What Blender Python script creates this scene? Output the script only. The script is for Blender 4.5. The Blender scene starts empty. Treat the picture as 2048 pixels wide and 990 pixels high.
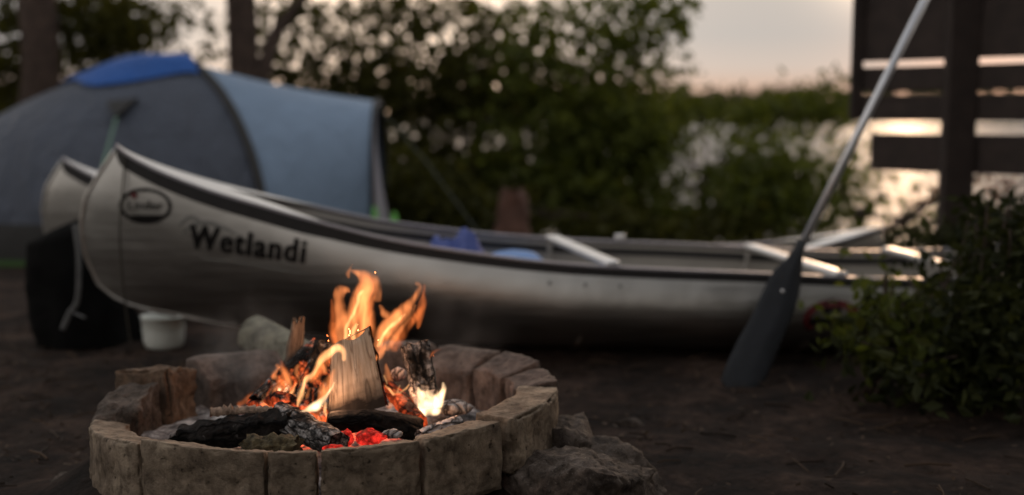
import bpy, bmesh, math, random
import numpy as np
from mathutils import Vector, noise, Matrix

S = bpy.context.scene
COL = S.collection
PI = math.pi
# ------------------------------------------------------------------ camera
FPX, HC, VH = 2560.0, 0.93, 230.0            # focal length in photo pixels, eye height, horizon row
PITCH = math.atan((495 - VH) / FPX)
def at(u, v, Y):
    x = (u - 1024) / FPX; y = -(v - 495) / FPX
    c, s = math.cos(PITCH), math.sin(PITCH)
    d = Vector((x, c + y * s, -s + y * c))
    return Vector((0, 0, HC)) + d * (Y / d.y)

cam = bpy.data.cameras.new('camera'); co = bpy.data.objects.new('camera', cam); COL.objects.link(co)
cam.sensor_width = 36; cam.lens = 36 * FPX / 2048
co.location = (0, 0, HC); co.rotation_euler = (PI / 2 - PITCH, 0, 0)
cam.clip_start = 0.05; cam.clip_end = 3000
cam.dof.use_dof = True; cam.dof.focus_distance = 2.76; cam.dof.aperture_fstop = 1.42
S.camera = co

# ------------------------------------------------------------------ helpers
def setp(o, label=None, cat=None, group=None, kind=None):
    if label: o['label'] = label
    if cat: o['category'] = cat
    if group: o['group'] = group
    if kind: o['kind'] = kind
    return o

def thing(name, label, cat, loc, group=None):
    o = bpy.data.objects.new(name, None); COL.objects.link(o)
    o.location = loc; o.empty_display_size = 0.1
    return setp(o, label, cat, group)

def wloc(o):
    v = Vector(o.location)
    while o.parent: o = o.parent; v += Vector(o.location)
    return v

def mobj(name, verts, faces, mats, parent=None, smooth=True, attr=None, midx=None, origin=None):
    """one mesh object; verts in world space"""
    me = bpy.data.meshes.new(name)
    V = np.asarray(verts, dtype=float)
    base = wloc(parent) if parent else None
    if parent is None:
        og = Vector(origin) if origin is not None else Vector(((V[:, 0].min() + V[:, 0].max()) / 2, (V[:, 1].min() + V[:, 1].max()) / 2, V[:, 2].min()))
    else:
        og = base
    V = V - np.array(og)
    me.from_pydata(V.tolist(), [], [tuple(f) for f in faces])
    if not isinstance(mats, (list, tuple)): mats = [mats]
    for m in mats: me.materials.append(m)
    if midx is not None: me.polygons.foreach_set('material_index', np.asarray(midx, dtype=np.int32))
    if smooth: me.polygons.foreach_set('use_smooth', [True] * len(me.polygons))
    if attr is not None:
        a = me.attributes.new('grain', 'FLOAT_VECTOR', 'POINT')
        a.data.foreach_set('vector', np.asarray(attr, dtype=float).ravel())
    me.update()
    o = bpy.data.objects.new(name, me); COL.objects.link(o)
    if parent is None: o.location = og
    else: o.parent = parent
    return o

class MB:
    def __init__(s): s.v = []; s.f = []; s.g = []; s.m = []
    def add(s, v, f, g=None, m=0):
        n = len(s.v); s.v += [tuple(p) for p in v]; s.f += [tuple(i + n for i in q) for q in f]
        s.g += [tuple(p) for p in (g if g is not None else v)]; s.m += [m] * len(f)
    def build(s, name, mats, parent=None, smooth=True, origin=None):
        return mobj(name, s.v, s.f, mats, parent, smooth, s.g, s.m, origin)

def fr(d):
    d = Vector(d).normalized()
    a = Vector((0, 0, 1)) if abs(d.z) < 0.9 else Vector((0, 1, 0))
    x = d.cross(a).normalized(); y = x.cross(d).normalized()
    return x, y, d

def tube(pts, rad, n=10, caps=True, squash=1.0):
    pts = [Vector(p) for p in pts]
    if not hasattr(rad, '__len__'): rad = [rad] * len(pts)
    v, f = [], []
    px = None
    for i, p in enumerate(pts):
        d = (pts[min(i + 1, len(pts) - 1)] - pts[max(i - 1, 0)])
        x, y, d = fr(d)
        if px is not None:
            x = (px - d * px.dot(d)).normalized(); y = d.cross(x).normalized() * -1
            y = x.cross(d).normalized()
        px = x
        for k in range(n):
            a = 2 * PI * k / n
            v.append(p + x * math.cos(a) * rad[i] + y * math.sin(a) * rad[i] * squash)
    for i in range(len(pts) - 1):
        for k in range(n):
            a = i * n + k; b = i * n + (k + 1) % n
            f.append((a, b, b + n, a + n))
    if caps:
        f.append(tuple(range(n))[::-1]); f.append(tuple(range((len(pts) - 1) * n, len(pts) * n)))
    return v, f

def smoothpts(P, k=6):
    """Catmull-Rom through control points (tuples of any length)"""
    P = [np.array(p, float) for p in P]
    out = []
    for i in range(len(P) - 1):
        p0 = P[max(i - 1, 0)]; p1 = P[i]; p2 = P[i + 1]; p3 = P[min(i + 2, len(P) - 1)]
        for j in range(k):
            t = j / k
            out.append(0.5 * ((2 * p1) + (-p0 + p2) * t + (2 * p0 - 5 * p1 + 4 * p2 - p3) * t * t + (-p0 + 3 * p1 - 3 * p2 + p3) * t ** 3))
    out.append(P[-1]); return out

def interp(x, xs, ys): return float(np.interp(x, xs, ys))
def sstep(a, b, x):
    t = min(1, max(0, (x - a) / (b - a))); return t * t * (3 - 2 * t)
def fbm(p, s=1.0, o=3):
    p = Vector(p) * s; a = 0; w = 1
    for _ in range(o):
        a += noise.noise(p) * w; p = p * 2.1 + Vector((3.1, 7.7, 1.3)); w *= 0.5
    return a

def roundbox(hx, hy, hz, rad, n=(8, 8, 8)):
    """surface grid of a box with rounded edges, centred at origin; returns verts, faces"""
    idx, V, F = {}, [], []
    def vid(p):
        k = tuple(round(c, 6) for c in p)
        if k not in idx:
            idx[k] = len(V); V.append(Vector(p))
        return idx[k]
    h = (hx, hy, hz)
    for ax in range(3):
        b, c = [(1, 2), (2, 0), (0, 1)][ax]
        for sg in (-1, 1):
            for i in range(n[b]):
                for j in range(n[c]):
                    q = []
                    for (ii, jj) in ((i, j), (i + 1, j), (i + 1, j + 1), (i, j + 1)):
                        p = [0, 0, 0]; p[ax] = sg * h[ax]
                        p[b] = math.sin(PI / 2 * (-1 + 2 * ii / n[b])) * h[b]; p[c] = math.sin(PI / 2 * (-1 + 2 * jj / n[c])) * h[c]
                        q.append(vid(p))
                    F.append(tuple(q) if sg > 0 else tuple(q[::-1]))
    for i, p in enumerate(V):
        q = Vector([max(-(h[k] - rad), min(h[k] - rad, p[k])) for k in range(3)])
        d = p - q
        if d.length > 1e-9: V[i] = q + d.normalized() * min(rad, d.length if d.length < rad else rad)
    return V, F

# ------------------------------------------------------------------ materials
def nt(name):
    m = bpy.data.materials.new(name); m.use_nodes = True
    t = m.node_tree; t.nodes.clear()
    return m, t
class N:
    def __init__(s, t): s.t = t
    def n(s, typ, **kw):
        x = s.t.nodes.new(typ)
        for k, v in kw.items():
            if k.startswith('i_'): pass
            else: setattr(x, k, v)
        return x
    def l(s, a, b): s.t.links.new(a, b)
def ramp(w, fac, stops, interp_='LINEAR'):
    r = w.n('ShaderNodeValToRGB'); r.color_ramp.interpolation = interp_
    e = r.color_ramp.elements
    while len(e) > 1: e.remove(e[-1])
    e[0].position = stops[0][0]; e[0].color = (*stops[0][1], 1)
    for p, c in stops[1:]:
        k = e.new(p); k.color = (*c, 1)
    if fac is not None: w.l(fac, r.inputs[0])
    return r
def coords(w, kind='Object', scale=(1, 1, 1)):
    if kind == 'grain':
        a = w.n('ShaderNodeAttribute'); a.attribute_name = 'grain'; o = a.outputs['Vector']
    else:
        a = w.n('ShaderNodeTexCoord'); o = a.outputs[kind]
    m = w.n('ShaderNodeMapping'); m.inputs['Scale'].default_value = scale
    w.l(o, m.inputs[0]); return m.outputs[0]
def noise_n(w, co, scale, detail=4, rough=0.55, dist=0.0):
    n = w.n('ShaderNodeTexNoise'); n.inputs['Scale'].default_value = scale
    n.inputs['Detail'].default_value = detail; n.inputs['Roughness'].default_value = rough; n.inputs['Distortion'].default_value = dist
    w.l(co, n.inputs['Vector']); return n.outputs['Fac']
def bump(w, h, strength, dist=0.01, prev=None):
    b = w.n('ShaderNodeBump'); b.inputs['Strength'].default_value = strength; b.inputs['Distance'].default_value = dist
    w.l(h, b.inputs['Height'])
    if prev is not None: w.l(prev, b.inputs['Normal'])
    return b.outputs[0]
def principled(w, rough=0.6, metal=0.0, spec=0.5):
    p = w.n('ShaderNodeBsdfPrincipled'); p.inputs['Roughness'].default_value = rough
    p.inputs['Metallic'].default_value = metal; p.inputs['Specular IOR Level'].default_value = spec
    o = w.n('ShaderNodeOutputMaterial'); w.l(p.outputs[0], o.inputs['Surface']); return p
def mixc(w, fac, a, b, mode='MIX'):
    m = w.n('ShaderNodeMix', data_type='RGBA', blend_type=mode)
    for sock, val in ((m.inputs[0], fac), (m.inputs[6], a), (m.inputs[7], b)):
        if isinstance(val, (int, float)): sock.default_value = val
        elif isinstance(val, tuple): sock.default_value = (*val, 1)
        else: w.l(val, sock)
    return m.outputs[2]
def mth(w, op, a, b=None, c=None):
    m = w.n('ShaderNodeMath', operation=op)
    for i, x in enumerate((a, b, c)):
        if x is None: continue
        if isinstance(x, (int, float)): m.inputs[i].default_value = x
        else: w.l(x, m.inputs[i])
    return m.outputs[0]

def mat_plain(name, col, rough=0.6, metal=0.0, var=0.25, scale=8, bmp=0.0, bscale=60, spec=0.5, kind='Object'):
    m, t = nt(name); w = N(t); p = principled(w, rough, metal, spec)
    c = coords(w, kind)
    n = noise_n(w, c, scale, 5)
    r = ramp(w, n, [(0.25, tuple(x * (1 - var) for x in col)), (0.75, tuple(min(1, x * (1 + var)) for x in col))])
    w.l(r.outputs[0], p.inputs['Base Color'])
    if bmp: w.l(bump(w, noise_n(w, c, bscale, 4), bmp, 0.01), p.inputs['Normal'])
    return m

def mat_stone(name, c1, c2, c3, light=(0.32, 0.29, 0.25), sc=1.0):
    m, t = nt(name); w = N(t); p = principled(w, 0.88, 0, 0.3)
    c = coords(w, 'Object')
    big = noise_n(w, c, 9 * sc, 5, 0.6, 0.4); mid = noise_n(w, c, 38 * sc, 6, 0.7); fine = noise_n(w, c, 160 * sc, 5, 0.75)
    col = ramp(w, big, [(0.3, c1), (0.5, c2), (0.68, c3)]).outputs[0]
    dk = ramp(w, mid, [(0.36, (0.3, 0.26, 0.23)), (0.5, (1, 1, 1))]).outputs[0]
    pit = ramp(w, noise_n(w, c, 75 * sc, 3, 0.5), [(0.27, (0.12, 0.1, 0.09)), (0.34, (1, 1, 1))]).outputs[0]
    col = mixc(w, 0.8, col, pit, 'MULTIPLY')
    col = mixc(w, 0.5, col, dk, 'MULTIPLY')
    spk = ramp(w, fine, [(0.6, (0, 0, 0)), (0.72, (1, 1, 1))]).outputs[0]
    col = mixc(w, mth(w, 'MULTIPLY', spk, 0.4), col, light)
    # vertical stains
    cs = coords(w, 'Object', (75, 75, 9))
    st = noise_n(w, cs, 1.0, 4, 0.6)
    col = mixc(w, 0.28, col, ramp(w, st, [(0.35, (0.45, 0.4, 0.36)), (0.6, (1, 1, 1))]).outputs[0], 'MULTIPLY')
    blot = noise_n(w, c, 21 * sc, 5, 0.65, 0.8)
    col = mixc(w, 0.75, col, ramp(w, blot, [(0.36, (0.38, 0.34, 0.31)), (0.48, (0.85, 0.83, 0.8)), (0.62, (1.25, 1.22, 1.18))]).outputs[0], 'MULTIPLY')
    w.l(col, p.inputs['Base Color'])
    b = bump(w, mid, 0.6, 0.012); b = bump(w, fine, 0.8, 0.005, b); b = bump(w, pit, 0.5, 0.006, b)
    v = w.n('ShaderNodeTexVoronoi', feature='DISTANCE_TO_EDGE'); v.inputs['Scale'].default_value = 14 * sc
    w.l(mixc(w, 0.12, c, w.n('ShaderNodeTexNoise').outputs['Color']), v.inputs['Vector'])
    w.l(b, p.inputs['Normal'])
    return m

def mat_wood(name, c1, c2, dark, charfrom=None, glow=0.0, charcol=(0.012, 0.010, 0.009)):
    """split wood: grain runs along the attribute's z (0..1 up the log), charred towards z=0"""
    m, t = nt(name); w = N(t); p = principled(w, 0.75, 0, 0.25)
    c = coords(w, 'grain', (1, 1, 1))
    cg = coords(w, 'grain', (55, 55, 5))
    g1 = noise_n(w, cg, 1.0, 6, 0.7, 0.6); g2 = noise_n(w, coords(w, 'grain', (180, 180, 12)), 1.0, 4, 0.6)
    col = ramp(w, g1, [(0.28, dark), (0.42, c1), (0.65, c2)]).outputs[0]
    col = mixc(w, 0.55, col, ramp(w, g2, [(0.3, (0.4, 0.35, 0.3)), (0.55, (1, 1, 1))]).outputs[0], 'MULTIPLY')
    cr = ramp(w, noise_n(w, coords(w, 'grain', (40, 40, 3.0)), 1.0, 3, 0.5, 1.2), [(0.455, (1, 1, 1)), (0.49, (0.12, 0.06, 0.03)), (0.525, (1, 1, 1))]).outputs[0]
    col = mixc(w, 0.6, col, cr, 'MULTIPLY')
    kn = w.n('ShaderNodeTexVoronoi'); kn.inputs['Scale'].default_value = 16; w.l(coords(w, 'grain', (1.4, 1, 1)), kn.inputs['Vector'])
    col = mixc(w, 0.8, col, ramp(w, kn.outputs['Distance'], [(0.05, (0.12, 0.07, 0.04)), (0.11, (1, 1, 1))]).outputs[0], 'MULTIPLY')
    if charfrom:
        sx = w.n('ShaderNodeSeparateXYZ'); w.l(c, sx.inputs[0])
        nz = noise_n(w, c, 22, 4)
        h = mth(w, 'ADD', sx.outputs[2], mth(w, 'MULTIPLY', mth(w, 'SUBTRACT', nz, 0.5), 0.06))
        f = w.n('ShaderNodeMapRange'); f.inputs[1].default_value = charfrom[0]; f.inputs[2].default_value = charfrom[1]
        f.inputs[3].default_value = 1; f.inputs[4].default_value = 0; w.l(h, f.inputs[0])
        col = mixc(w, f.outputs[0], col, charcol)
    w.l(col, p.inputs['Base Color'])
    b = bump(w, g1, 0.6, 0.004); b = bump(w, g2, 0.4, 0.002, b)
    w.l(b, p.inputs['Normal'])
    return m

def mat_char(name, base=(0.012, 0.010, 0.009), ash=0.3, ember=0.0, ecol=(1.0, 0.06, 0.012), ashcol=(0.42, 0.39, 0.38), scale=45, stretch=(1, 1, 0.35), estr=3.0, ethr=0.55):
    """charcoal: cracked blocks, pale ash on the edges, glowing cracks where it burns"""
    m, t = nt(name); w = N(t); p = principled(w, 0.8, 0, 0.15)
    c = coords(w, 'grain', stretch); c0 = coords(w, 'grain')
    nz = w.n('ShaderNodeTexNoise'); nz.inputs['Scale'].default_value = 30; w.l(c0, nz.inputs['Vector'])
    va = w.n('ShaderNodeVectorMath', operation='MULTIPLY_ADD'); w.l(nz.outputs['Color'], va.inputs[0]); va.inputs[1].default_value = (0.02,) * 3; w.l(c, va.inputs[2])
    v = w.n('ShaderNodeTexVoronoi', feature='DISTANCE_TO_EDGE'); v.inputs['Scale'].default_value = scale; w.l(va.outputs[0], v.inputs['Vector'])
    edge = v.outputs['Distance']
    n1 = noise_n(w, c0, 16, 5, 0.65); n2 = noise_n(w, c0, 120, 5, 0.7)
    am = mth(w, 'MULTIPLY', ramp(w, n1, [(0.62 - ash * 0.4, (0, 0, 0)), (0.75 - ash * 0.4, (1, 1, 1))]).outputs[0], ramp(w, n2, [(0.35, (0, 0, 0)), (0.6, (1, 1, 1))]).outputs[0])
    if ash <= 0: am = mth(w, 'MULTIPLY', am, 0.0)
    col = mixc(w, am, tuple(base), tuple(ashcol))
    ck = ramp(w, edge, [(0.02, (0.05, 0.05, 0.05)), (0.14, (1, 1, 1))]).outputs[0]
    col = mixc(w, 0.9, col, ck, 'MULTIPLY')
    w.l(col, p.inputs['Base Color'])
    b = bump(w, ramp(w, edge, [(0.0, (0, 0, 0)), (0.25, (1, 1, 1))]).outputs[0], 0.9, 0.008); b = bump(w, n2, 0.5, 0.004, b)
    w.l(b, p.inputs['Normal'])
    if ember > 0:
        n3 = noise_n(w, c0, 13, 4, 0.6, 0.5)
        e = ramp(w, n3, [(ethr, (0, 0, 0)), (ethr + 0.14, (1, 1, 1))]).outputs[0]
        n4 = ramp(w, n2, [(0.3, (0.15,) * 3), (0.7, (1, 1, 1))]).outputs[0]
        e = mth(w, 'MULTIPLY', mth(w, 'MULTIPLY', e, n4), estr * ember)
        e = mth(w, 'MULTIPLY', e, ramp(w, edge, [(0.0, (0.3,) * 3), (0.2, (1, 1, 1))]).outputs[0])
        p.inputs['Emission Color'].default_value = (*ecol, 1)
        w.l(e, p.inputs['Emission Strength'])
    return m

def mat_leaf(name, c1, c2, trans=0.45):
    m, t = nt(name); w = N(t)
    g = w.n('ShaderNodeObjectInfo')
    a = w.n('ShaderNodeAttribute'); a.attribute_name = 'grain'
    sx = w.n('ShaderNodeSeparateXYZ'); w.l(a.outputs['Vector'], sx.inputs[0])
    col = ramp(w, sx.outputs[0], [(0.0, c1), (1.0, c2)]).outputs[0]
    d = w.n('ShaderNodeBsdfPrincipled'); d.inputs['Roughness'].default_value = 0.7; d.inputs['Specular IOR Level'].default_value = 0.15
    w.l(col, d.inputs['Base Color'])
    tr = w.n('ShaderNodeBsdfTranslucent'); w.l(mixc(w, 1.0, col, (1.3, 1.25, 0.6), 'MULTIPLY'), tr.inputs[0])
    mx = w.n('ShaderNodeMixShader'); mx.inputs[0].default_value = trans
    w.l(d.outputs[0], mx.inputs[1]); w.l(tr.outputs[0], mx.inputs[2])
    o = w.n('ShaderNodeOutputMaterial'); w.l(mx.outputs[0], o.inputs['Surface'])
    return m

def mat_flame(name, col, strength, k=1.0, lo=0.25):
    """glowing gas: an emitting volume, brighter in rising streaks"""
    m, t = nt(name); w = N(t)
    c = coords(w, 'Object', (34 * k, 34 * k, 9 * k))
    n = noise_n(w, c, 1.0, 3, 0.5, 0.8)
    s = w.n('ShaderNodeMapRange'); s.inputs[1].default_value = 0.3; s.inputs[2].default_value = 0.72
    s.inputs[3].default_value = strength * lo; s.inputs[4].default_value = strength * 1.7; w.l(n, s.inputs[0])
    e = w.n('ShaderNodeEmission'); e.inputs[0].default_value = (*col, 1); w.l(s.outputs[0], e.inputs[1])
    o = w.n('ShaderNodeOutputMaterial'); w.l(e.outputs[0], o.inputs['Volume'])
    m.cycles.volume_sampling = 'DISTANCE'
    return m

M = {}
M['stone'] = mat_stone('weathered_concrete', (0.19, 0.148, 0.110), (0.29, 0.228, 0.170), (0.38, 0.31, 0.235))
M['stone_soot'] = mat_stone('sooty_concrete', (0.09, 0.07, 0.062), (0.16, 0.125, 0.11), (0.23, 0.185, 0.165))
M['brick'] = mat_stone('smoked_brick', (0.11, 0.075, 0.055), (0.18, 0.122, 0.085), (0.22, 0.16, 0.115))
M['rock'] = mat_stone('granite_rock', (0.035, 0.026, 0.022), (0.10, 0.078, 0.064), (0.19, 0.155, 0.135), (0.85, 0.82, 0.78), 1.3)
M['split'] = mat_wood('split_birch', (0.50, 0.40, 0.30), (0.62, 0.53, 0.43), (0.30, 0.17, 0.10), (0.028, 0.08))
M['oldwood'] = mat_wood('dry_split_wood', (0.16, 0.11, 0.075), (0.24, 0.17, 0.12), (0.05, 0.03, 0.02), (0.0, 0.08))
M['char'] = mat_char('charcoal', ash=0.15)
M['char_dark'] = mat_char('soot_black_bark', base=(0.014, 0.011, 0.0095), ash=0.08, scale=30, stretch=(1, 1, 0.22))
M['char_ash'] = mat_char('charcoal_with_ash', ash=0.55)
M['char_ember'] = mat_char('burning_charcoal', ash=0.3, ember=1.0, ecol=(1.0, 0.14, 0.03), estr=2.4, ethr=0.50)
M['ashlog'] = mat_char('ash_crusted_wood', base=(0.3, 0.25, 0.23), ash=0.9, ashcol=(0.55, 0.5, 0.48), scale=38)
M['ember'] = mat_char('red_embers', base=(0.03, 0.01, 0.008), ash=0.0, ember=1.0, ecol=(1.0, 0.035, 0.022), estr=1.3, ethr=0.36, scale=34, stretch=(1, 1, 1))
M['ember_orange'] = mat_char('orange_embers', base=(0.03, 0.01, 0.008), ash=0.1, ember=1.0, ecol=(1.0, 0.12, 0.03), estr=1.7, ethr=0.46)
M['bark'] = mat_plain('tree_bark', (0.055, 0.036, 0.028), 0.9, 0, 0.5, 14, 0.8, 30)
M['lichen_log'] = mat_plain('lichen_bark', (0.15, 0.15, 0.115), 0.9, 0, 0.8, 26, 0.8, 70)
M['mossy'] = mat_plain('mossy_charred_bark', (0.085, 0.066, 0.034), 0.95, 0, 0.95, 55, 1.0, 110)

# aluminium hull
def mat_alu(name, col, rough, dents=0.15):
    m, t = nt(name); w = N(t); p = principled(w, rough, 1.0)
    c = coords(w, 'Object')
    n1 = noise_n(w, c, 2.2, 4); n2 = noise_n(w, coords(w, 'Object', (3, 3, 60)), 1.0, 5, 0.65)
    col_ = ramp(w, n1, [(0.3, tuple(x * 0.85 for x in col)), (0.7, col)]).outputs[0]
    col_ = mixc(w, 0.22, col_, ramp(w, n2, [(0.35, (0.6,) * 3), (0.6, (1, 1, 1))]).outputs[0], 'MULTIPLY')
    w.l(col_, p.inputs['Base Color'])
    r = ramp(w, n2, [(0.3, (rough * 0.85,) * 3), (0.7, (rough * 1.2,) * 3)]).outputs[0]; w.l(r, p.inputs['Roughness'])
    w.l(bump(w, noise_n(w, c, 5, 2), dents, 0.02), p.inputs['Normal'])
    return m
M['hull'] = mat_alu('brushed_aluminium', (0.52, 0.51, 0.49), 0.45, 0.3)
M['hull_in'] = mat_plain('hull_inside', (0.48, 0.46, 0.43), 0.55, 0.0, 0.12, 6)
M['alu'] = mat_plain('bright_aluminium', (0.78, 0.78, 0.78), 0.38, 0.7, 0.08, 12)
M['shaft'] = mat_plain('anodised_shaft', (0.62, 0.64, 0.68), 0.33, 0.7, 0.08, 12)
M['blacktrim'] = mat_plain('black_rubber', (0.02, 0.02, 0.022), 0.55, 0, 0.2, 30)
M['blackplastic'] = mat_plain('black_plastic', (0.011, 0.0125, 0.0155), 0.6, 0, 0.3, 14, 0.2, 40, 0.2)
M['decal_black'] = mat_plain('black_vinyl', (0.012, 0.011, 0.011), 0.7, 0, 0.1, 20, spec=0.1)
M['decal_grey'] = mat_plain('grey_vinyl', (0.20, 0.20, 0.19), 0.6, 0, 0.1, 20)
M['decal_red'] = mat_plain('red_vinyl', (0.12, 0.010, 0.013), 0.6, 0, 0.1, 20)
M['cloth_blue'] = mat_plain('blue_cloth', (0.07, 0.10, 0.30), 0.85, 0, 0.3, 10, 0.4, 40)
M['mat_blue'] = mat_plain('blue_foam', (0.14, 0.28, 0.58), 0.8, 0, 0.15, 20)
M['blackcloth'] = mat_plain('black_cloth', (0.007, 0.007, 0.007), 1.0, 0, 0.3, 10, 0.6, 30, 0.08)
M['strap'] = mat_plain('grey_webbing', (0.10, 0.10, 0.10), 0.8, 0, 0.2, 40)
M['white'] = mat_plain('white_plastic', (0.86, 0.89, 0.84), 0.45, 0, 0.08, 9)
M['fence'] = mat_plain('dark_stained_boards', (0.030, 0.020, 0.017), 0.8, 0, 0.4, 12, 0.4, 40)
M['rope'] = mat_plain('dark_cord', (0.05, 0.045, 0.035), 0.9, 0, 0.2, 60)
M['cord_green'] = mat_plain('pale_green_cord', (0.13, 0.24, 0.17), 0.8, 0, 0.2, 60)

def mat_fabric(name, col, rough=0.6, wr=0.35, trans=0.0):
    m, t = nt(name); w = N(t); p = principled(w, rough, 0, 0.4)
    c = coords(w, 'Object'); n = noise_n(w, coords(w, 'Object', (6, 6, 1.6)), 1.0, 4, 0.6, 0.7)
    w.l(ramp(w, noise_n(w, c, 3, 3), [(0.3, tuple(x * 0.88 for x in col)), (0.7, col)]).outputs[0], p.inputs['Base Color'])
    w.l(bump(w, n, wr, 0.05), p.inputs['Normal'])
    return m
M['fly'] = mat_fabric('blue_grey_fly', (0.195, 0.28, 0.405), 0.6, 0.8)
M['endpanel'] = mat_fabric('slate_panel', (0.062, 0.075, 0.106), 0.65, 1.3)
M['tentblue'] = mat_fabric('royal_blue_fabric', (0.006, 0.085, 0.36), 0.55, 0.9)
M['tentdark'] = mat_fabric('dark_tent_fabric', (0.03, 0.03, 0.03), 0.7, 0.3)
M['tentgreen'] = mat_fabric('lime_green_trim', (0.16, 0.50, 0.10), 0.6, 0.2)
M['hemgreen'] = mat_fabric('dull_green_hem', (0.05, 0.12, 0.03), 0.6, 0.2)
M['tentpale'] = mat_fabric('pale_grey_fabric', (0.40, 0.39, 0.44), 0.6, 0.4)
M['leaf_a'] = mat_leaf('leaf_dark', (0.033, 0.035, 0.009), (0.078, 0.078, 0.019))
M['leaf_b'] = mat_leaf('leaf_mid', (0.055, 0.070, 0.016), (0.118, 0.138, 0.030))
M['leaf_c'] = mat_leaf('leaf_bush', (0.013, 0.017, 0.006), (0.042, 0.048, 0.013), 0.3)
M['leaf_spruce'] = mat_leaf('leaf_spruce', (0.016, 0.020, 0.008), (0.034, 0.040, 0.015), 0.12)
M['leaf_red'] = mat_leaf('leaf_russet', (0.10, 0.035, 0.02), (0.18, 0.07, 0.03))
M['leaf_far'] = mat_leaf('leaf_far', (0.05, 0.05, 0.035), (0.085, 0.08, 0.05), 0.3)
M['litter'] = mat_leaf('dead_leaf', (0.020, 0.013, 0.009), (0.085, 0.055, 0.036), 0.1)

# ground
m, t = nt('forest_soil'); w = N(t); p = principled(w, 0.95, 0, 0.2)
c = coords(w, 'Object')
n1 = noise_n(w, c, 3.2, 6, 0.65); n2 = noise_n(w, c, 24, 6, 0.7); n3 = noise_n(w, c, 110, 4, 0.7)
col = ramp(w, n1, [(0.36, (0.011, 0.0075, 0.006)), (0.5, (0.030, 0.0195, 0.015)), (0.64, (0.070, 0.046, 0.036))]).outputs[0]
col = mixc(w, 0.8, col, ramp(w, n2, [(0.32, (0.25, 0.22, 0.2)), (0.62, (1.5, 1.4, 1.3))]).outputs[0], 'MULTIPLY')
w.l(col, p.inputs['Base Color'])
b = bump(w, n2, 0.9, 0.04); b = bump(w, n3, 0.7, 0.012, b); w.l(b, p.inputs['Normal'])
M['soil'] = m
# water
m, t = nt('lake_water'); w = N(t); p = principled(w, 0.09, 0, 0.6)
p.inputs['Base Color'].default_value = (0.012, 0.016, 0.016, 1)
c = coords(w, 'Object', (1.0, 2.2, 1))
b = bump(w, noise_n(w, c, 1.1, 4, 0.6), 0.8, 0.22); w.l(b, p.inputs['Normal'])
M['water'] = m
# ash
m, t = nt('ash_bed'); w = N(t); p = principled(w, 0.95, 0, 0.2)
c = coords(w, 'Object')
n1 = noise_n(w, c, 14, 5, 0.65); n2 = noise_n(w, c, 90, 5, 0.7)
col = ramp(w, n1, [(0.36, (0.04, 0.036, 0.035)), (0.47, (0.22, 0.20, 0.195)), (0.6, (0.6, 0.57, 0.55))]).outputs[0]
col = mixc(w, 0.7, col, ramp(w, n2, [(0.35, (0.25,) * 3), (0.6, (1, 1, 1))]).outputs[0], 'MULTIPLY')
w.l(col, p.inputs['Base Color']); b = bump(w, n1, 0.8, 0.02); b = bump(w, n2, 0.8, 0.006, b); w.l(b, p.inputs['Normal'])
# the heart of the bed is still burning
ln = w.n('ShaderNodeVectorMath', operation='LENGTH'); mp = w.n('ShaderNodeMapping'); mp.inputs['Location'].default_value = (0.0, 0.17, 0); mp.inputs['Scale'].default_value = (1, 1.5, 0); w.l(c, mp.inputs[0]); w.l(mp.outputs[0], ln.inputs[0])
hr_ = w.n('ShaderNodeMapRange'); hr_.inputs[1].default_value = 0.12; hr_.inputs[2].default_value = 0.21; hr_.inputs[3].default_value = 1; hr_.inputs[4].default_value = 0; w.l(ln.outputs['Value'], hr_.inputs[0])
em = mth(w, 'MULTIPLY', hr_.outputs[0], ramp(w, noise_n(w, c, 40, 4, 0.6), [(0.42, (0, 0, 0)), (0.6, (1, 1, 1))]).outputs[0])
p.inputs['Emission Color'].default_value = (1.0, 0.09, 0.03, 1); w.l(mth(w, 'MULTIPLY', em, 3.0), p.inputs['Emission Strength'])
M['ash'] = m

# ------------------------------------------------------------------ ground, lake, far shore
def ground_z(x, y):
    z = 0.0
    k = sstep(-1.8, 0.4, x)
    z -= k * 0.055 * max(0, y - 5.3)
    z -= 0.19 * max(0, y - 9.6)
    z = max(z, -1.6)
    if y > 330: z = min(1.2, -1.6 + (y - 330) * 0.05) - max(0, y - 480) * 0.02
    r_ = math.hypot(x + 0.455, y - 3.10)
    if r_ < 0.75: z += 0.105 * (1 - sstep(0.50, 0.72, r_))
    if y < 9: z += 0.022 * fbm((x, y, 0), 1.1, 3) + (0.018 * fbm((x, y, 3), 5.0, 4) if -3 < x < 3.5 else 0)
    return z
def axis(segs):
    o = []
    for a, b, st in segs:
        n = max(1, int(round((b - a) / st))); o += [a + (b - a) * i / n for i in range(n)]
    return o + [segs[-1][1]]
xs = axis([(-900, -60, 120), (-60, -8, 8), (-8, -3, 0.6), (-3, 3.5, 0.045), (3.5, 9, 0.6), (9, 60, 8), (60, 900, 120)])
ys = axis([(-60, -4, 8), (-4, 1.6, 0.5), (1.6, 6.2, 0.045), (6.2, 16, 0.4), (16, 60, 8), (60, 330, 60), (330, 480, 25), (480, 1500, 200)])
V = [(x, y, ground_z(x, y)) for y in ys for x in xs]
nx = len(xs)
F = [(j * nx + i, j * nx + i + 1, (j + 1) * nx + i + 1, (j + 1) * nx + i) for j in range(len(ys) - 1) for i in range(nx - 1)]
g = mobj('ground', V, F, M['soil'], origin=(0, 0, 0)); setp(g, kind='structure')
wt = mobj('lake_water', [(-900, 9.5, -0.78), (900, 9.5, -0.78), (900, 345, -0.78), (-900, 345, -0.78)], [(0, 1, 2, 3)], M['water'], origin=(0, 0, -0.78)); setp(wt, kind='structure')

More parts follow.
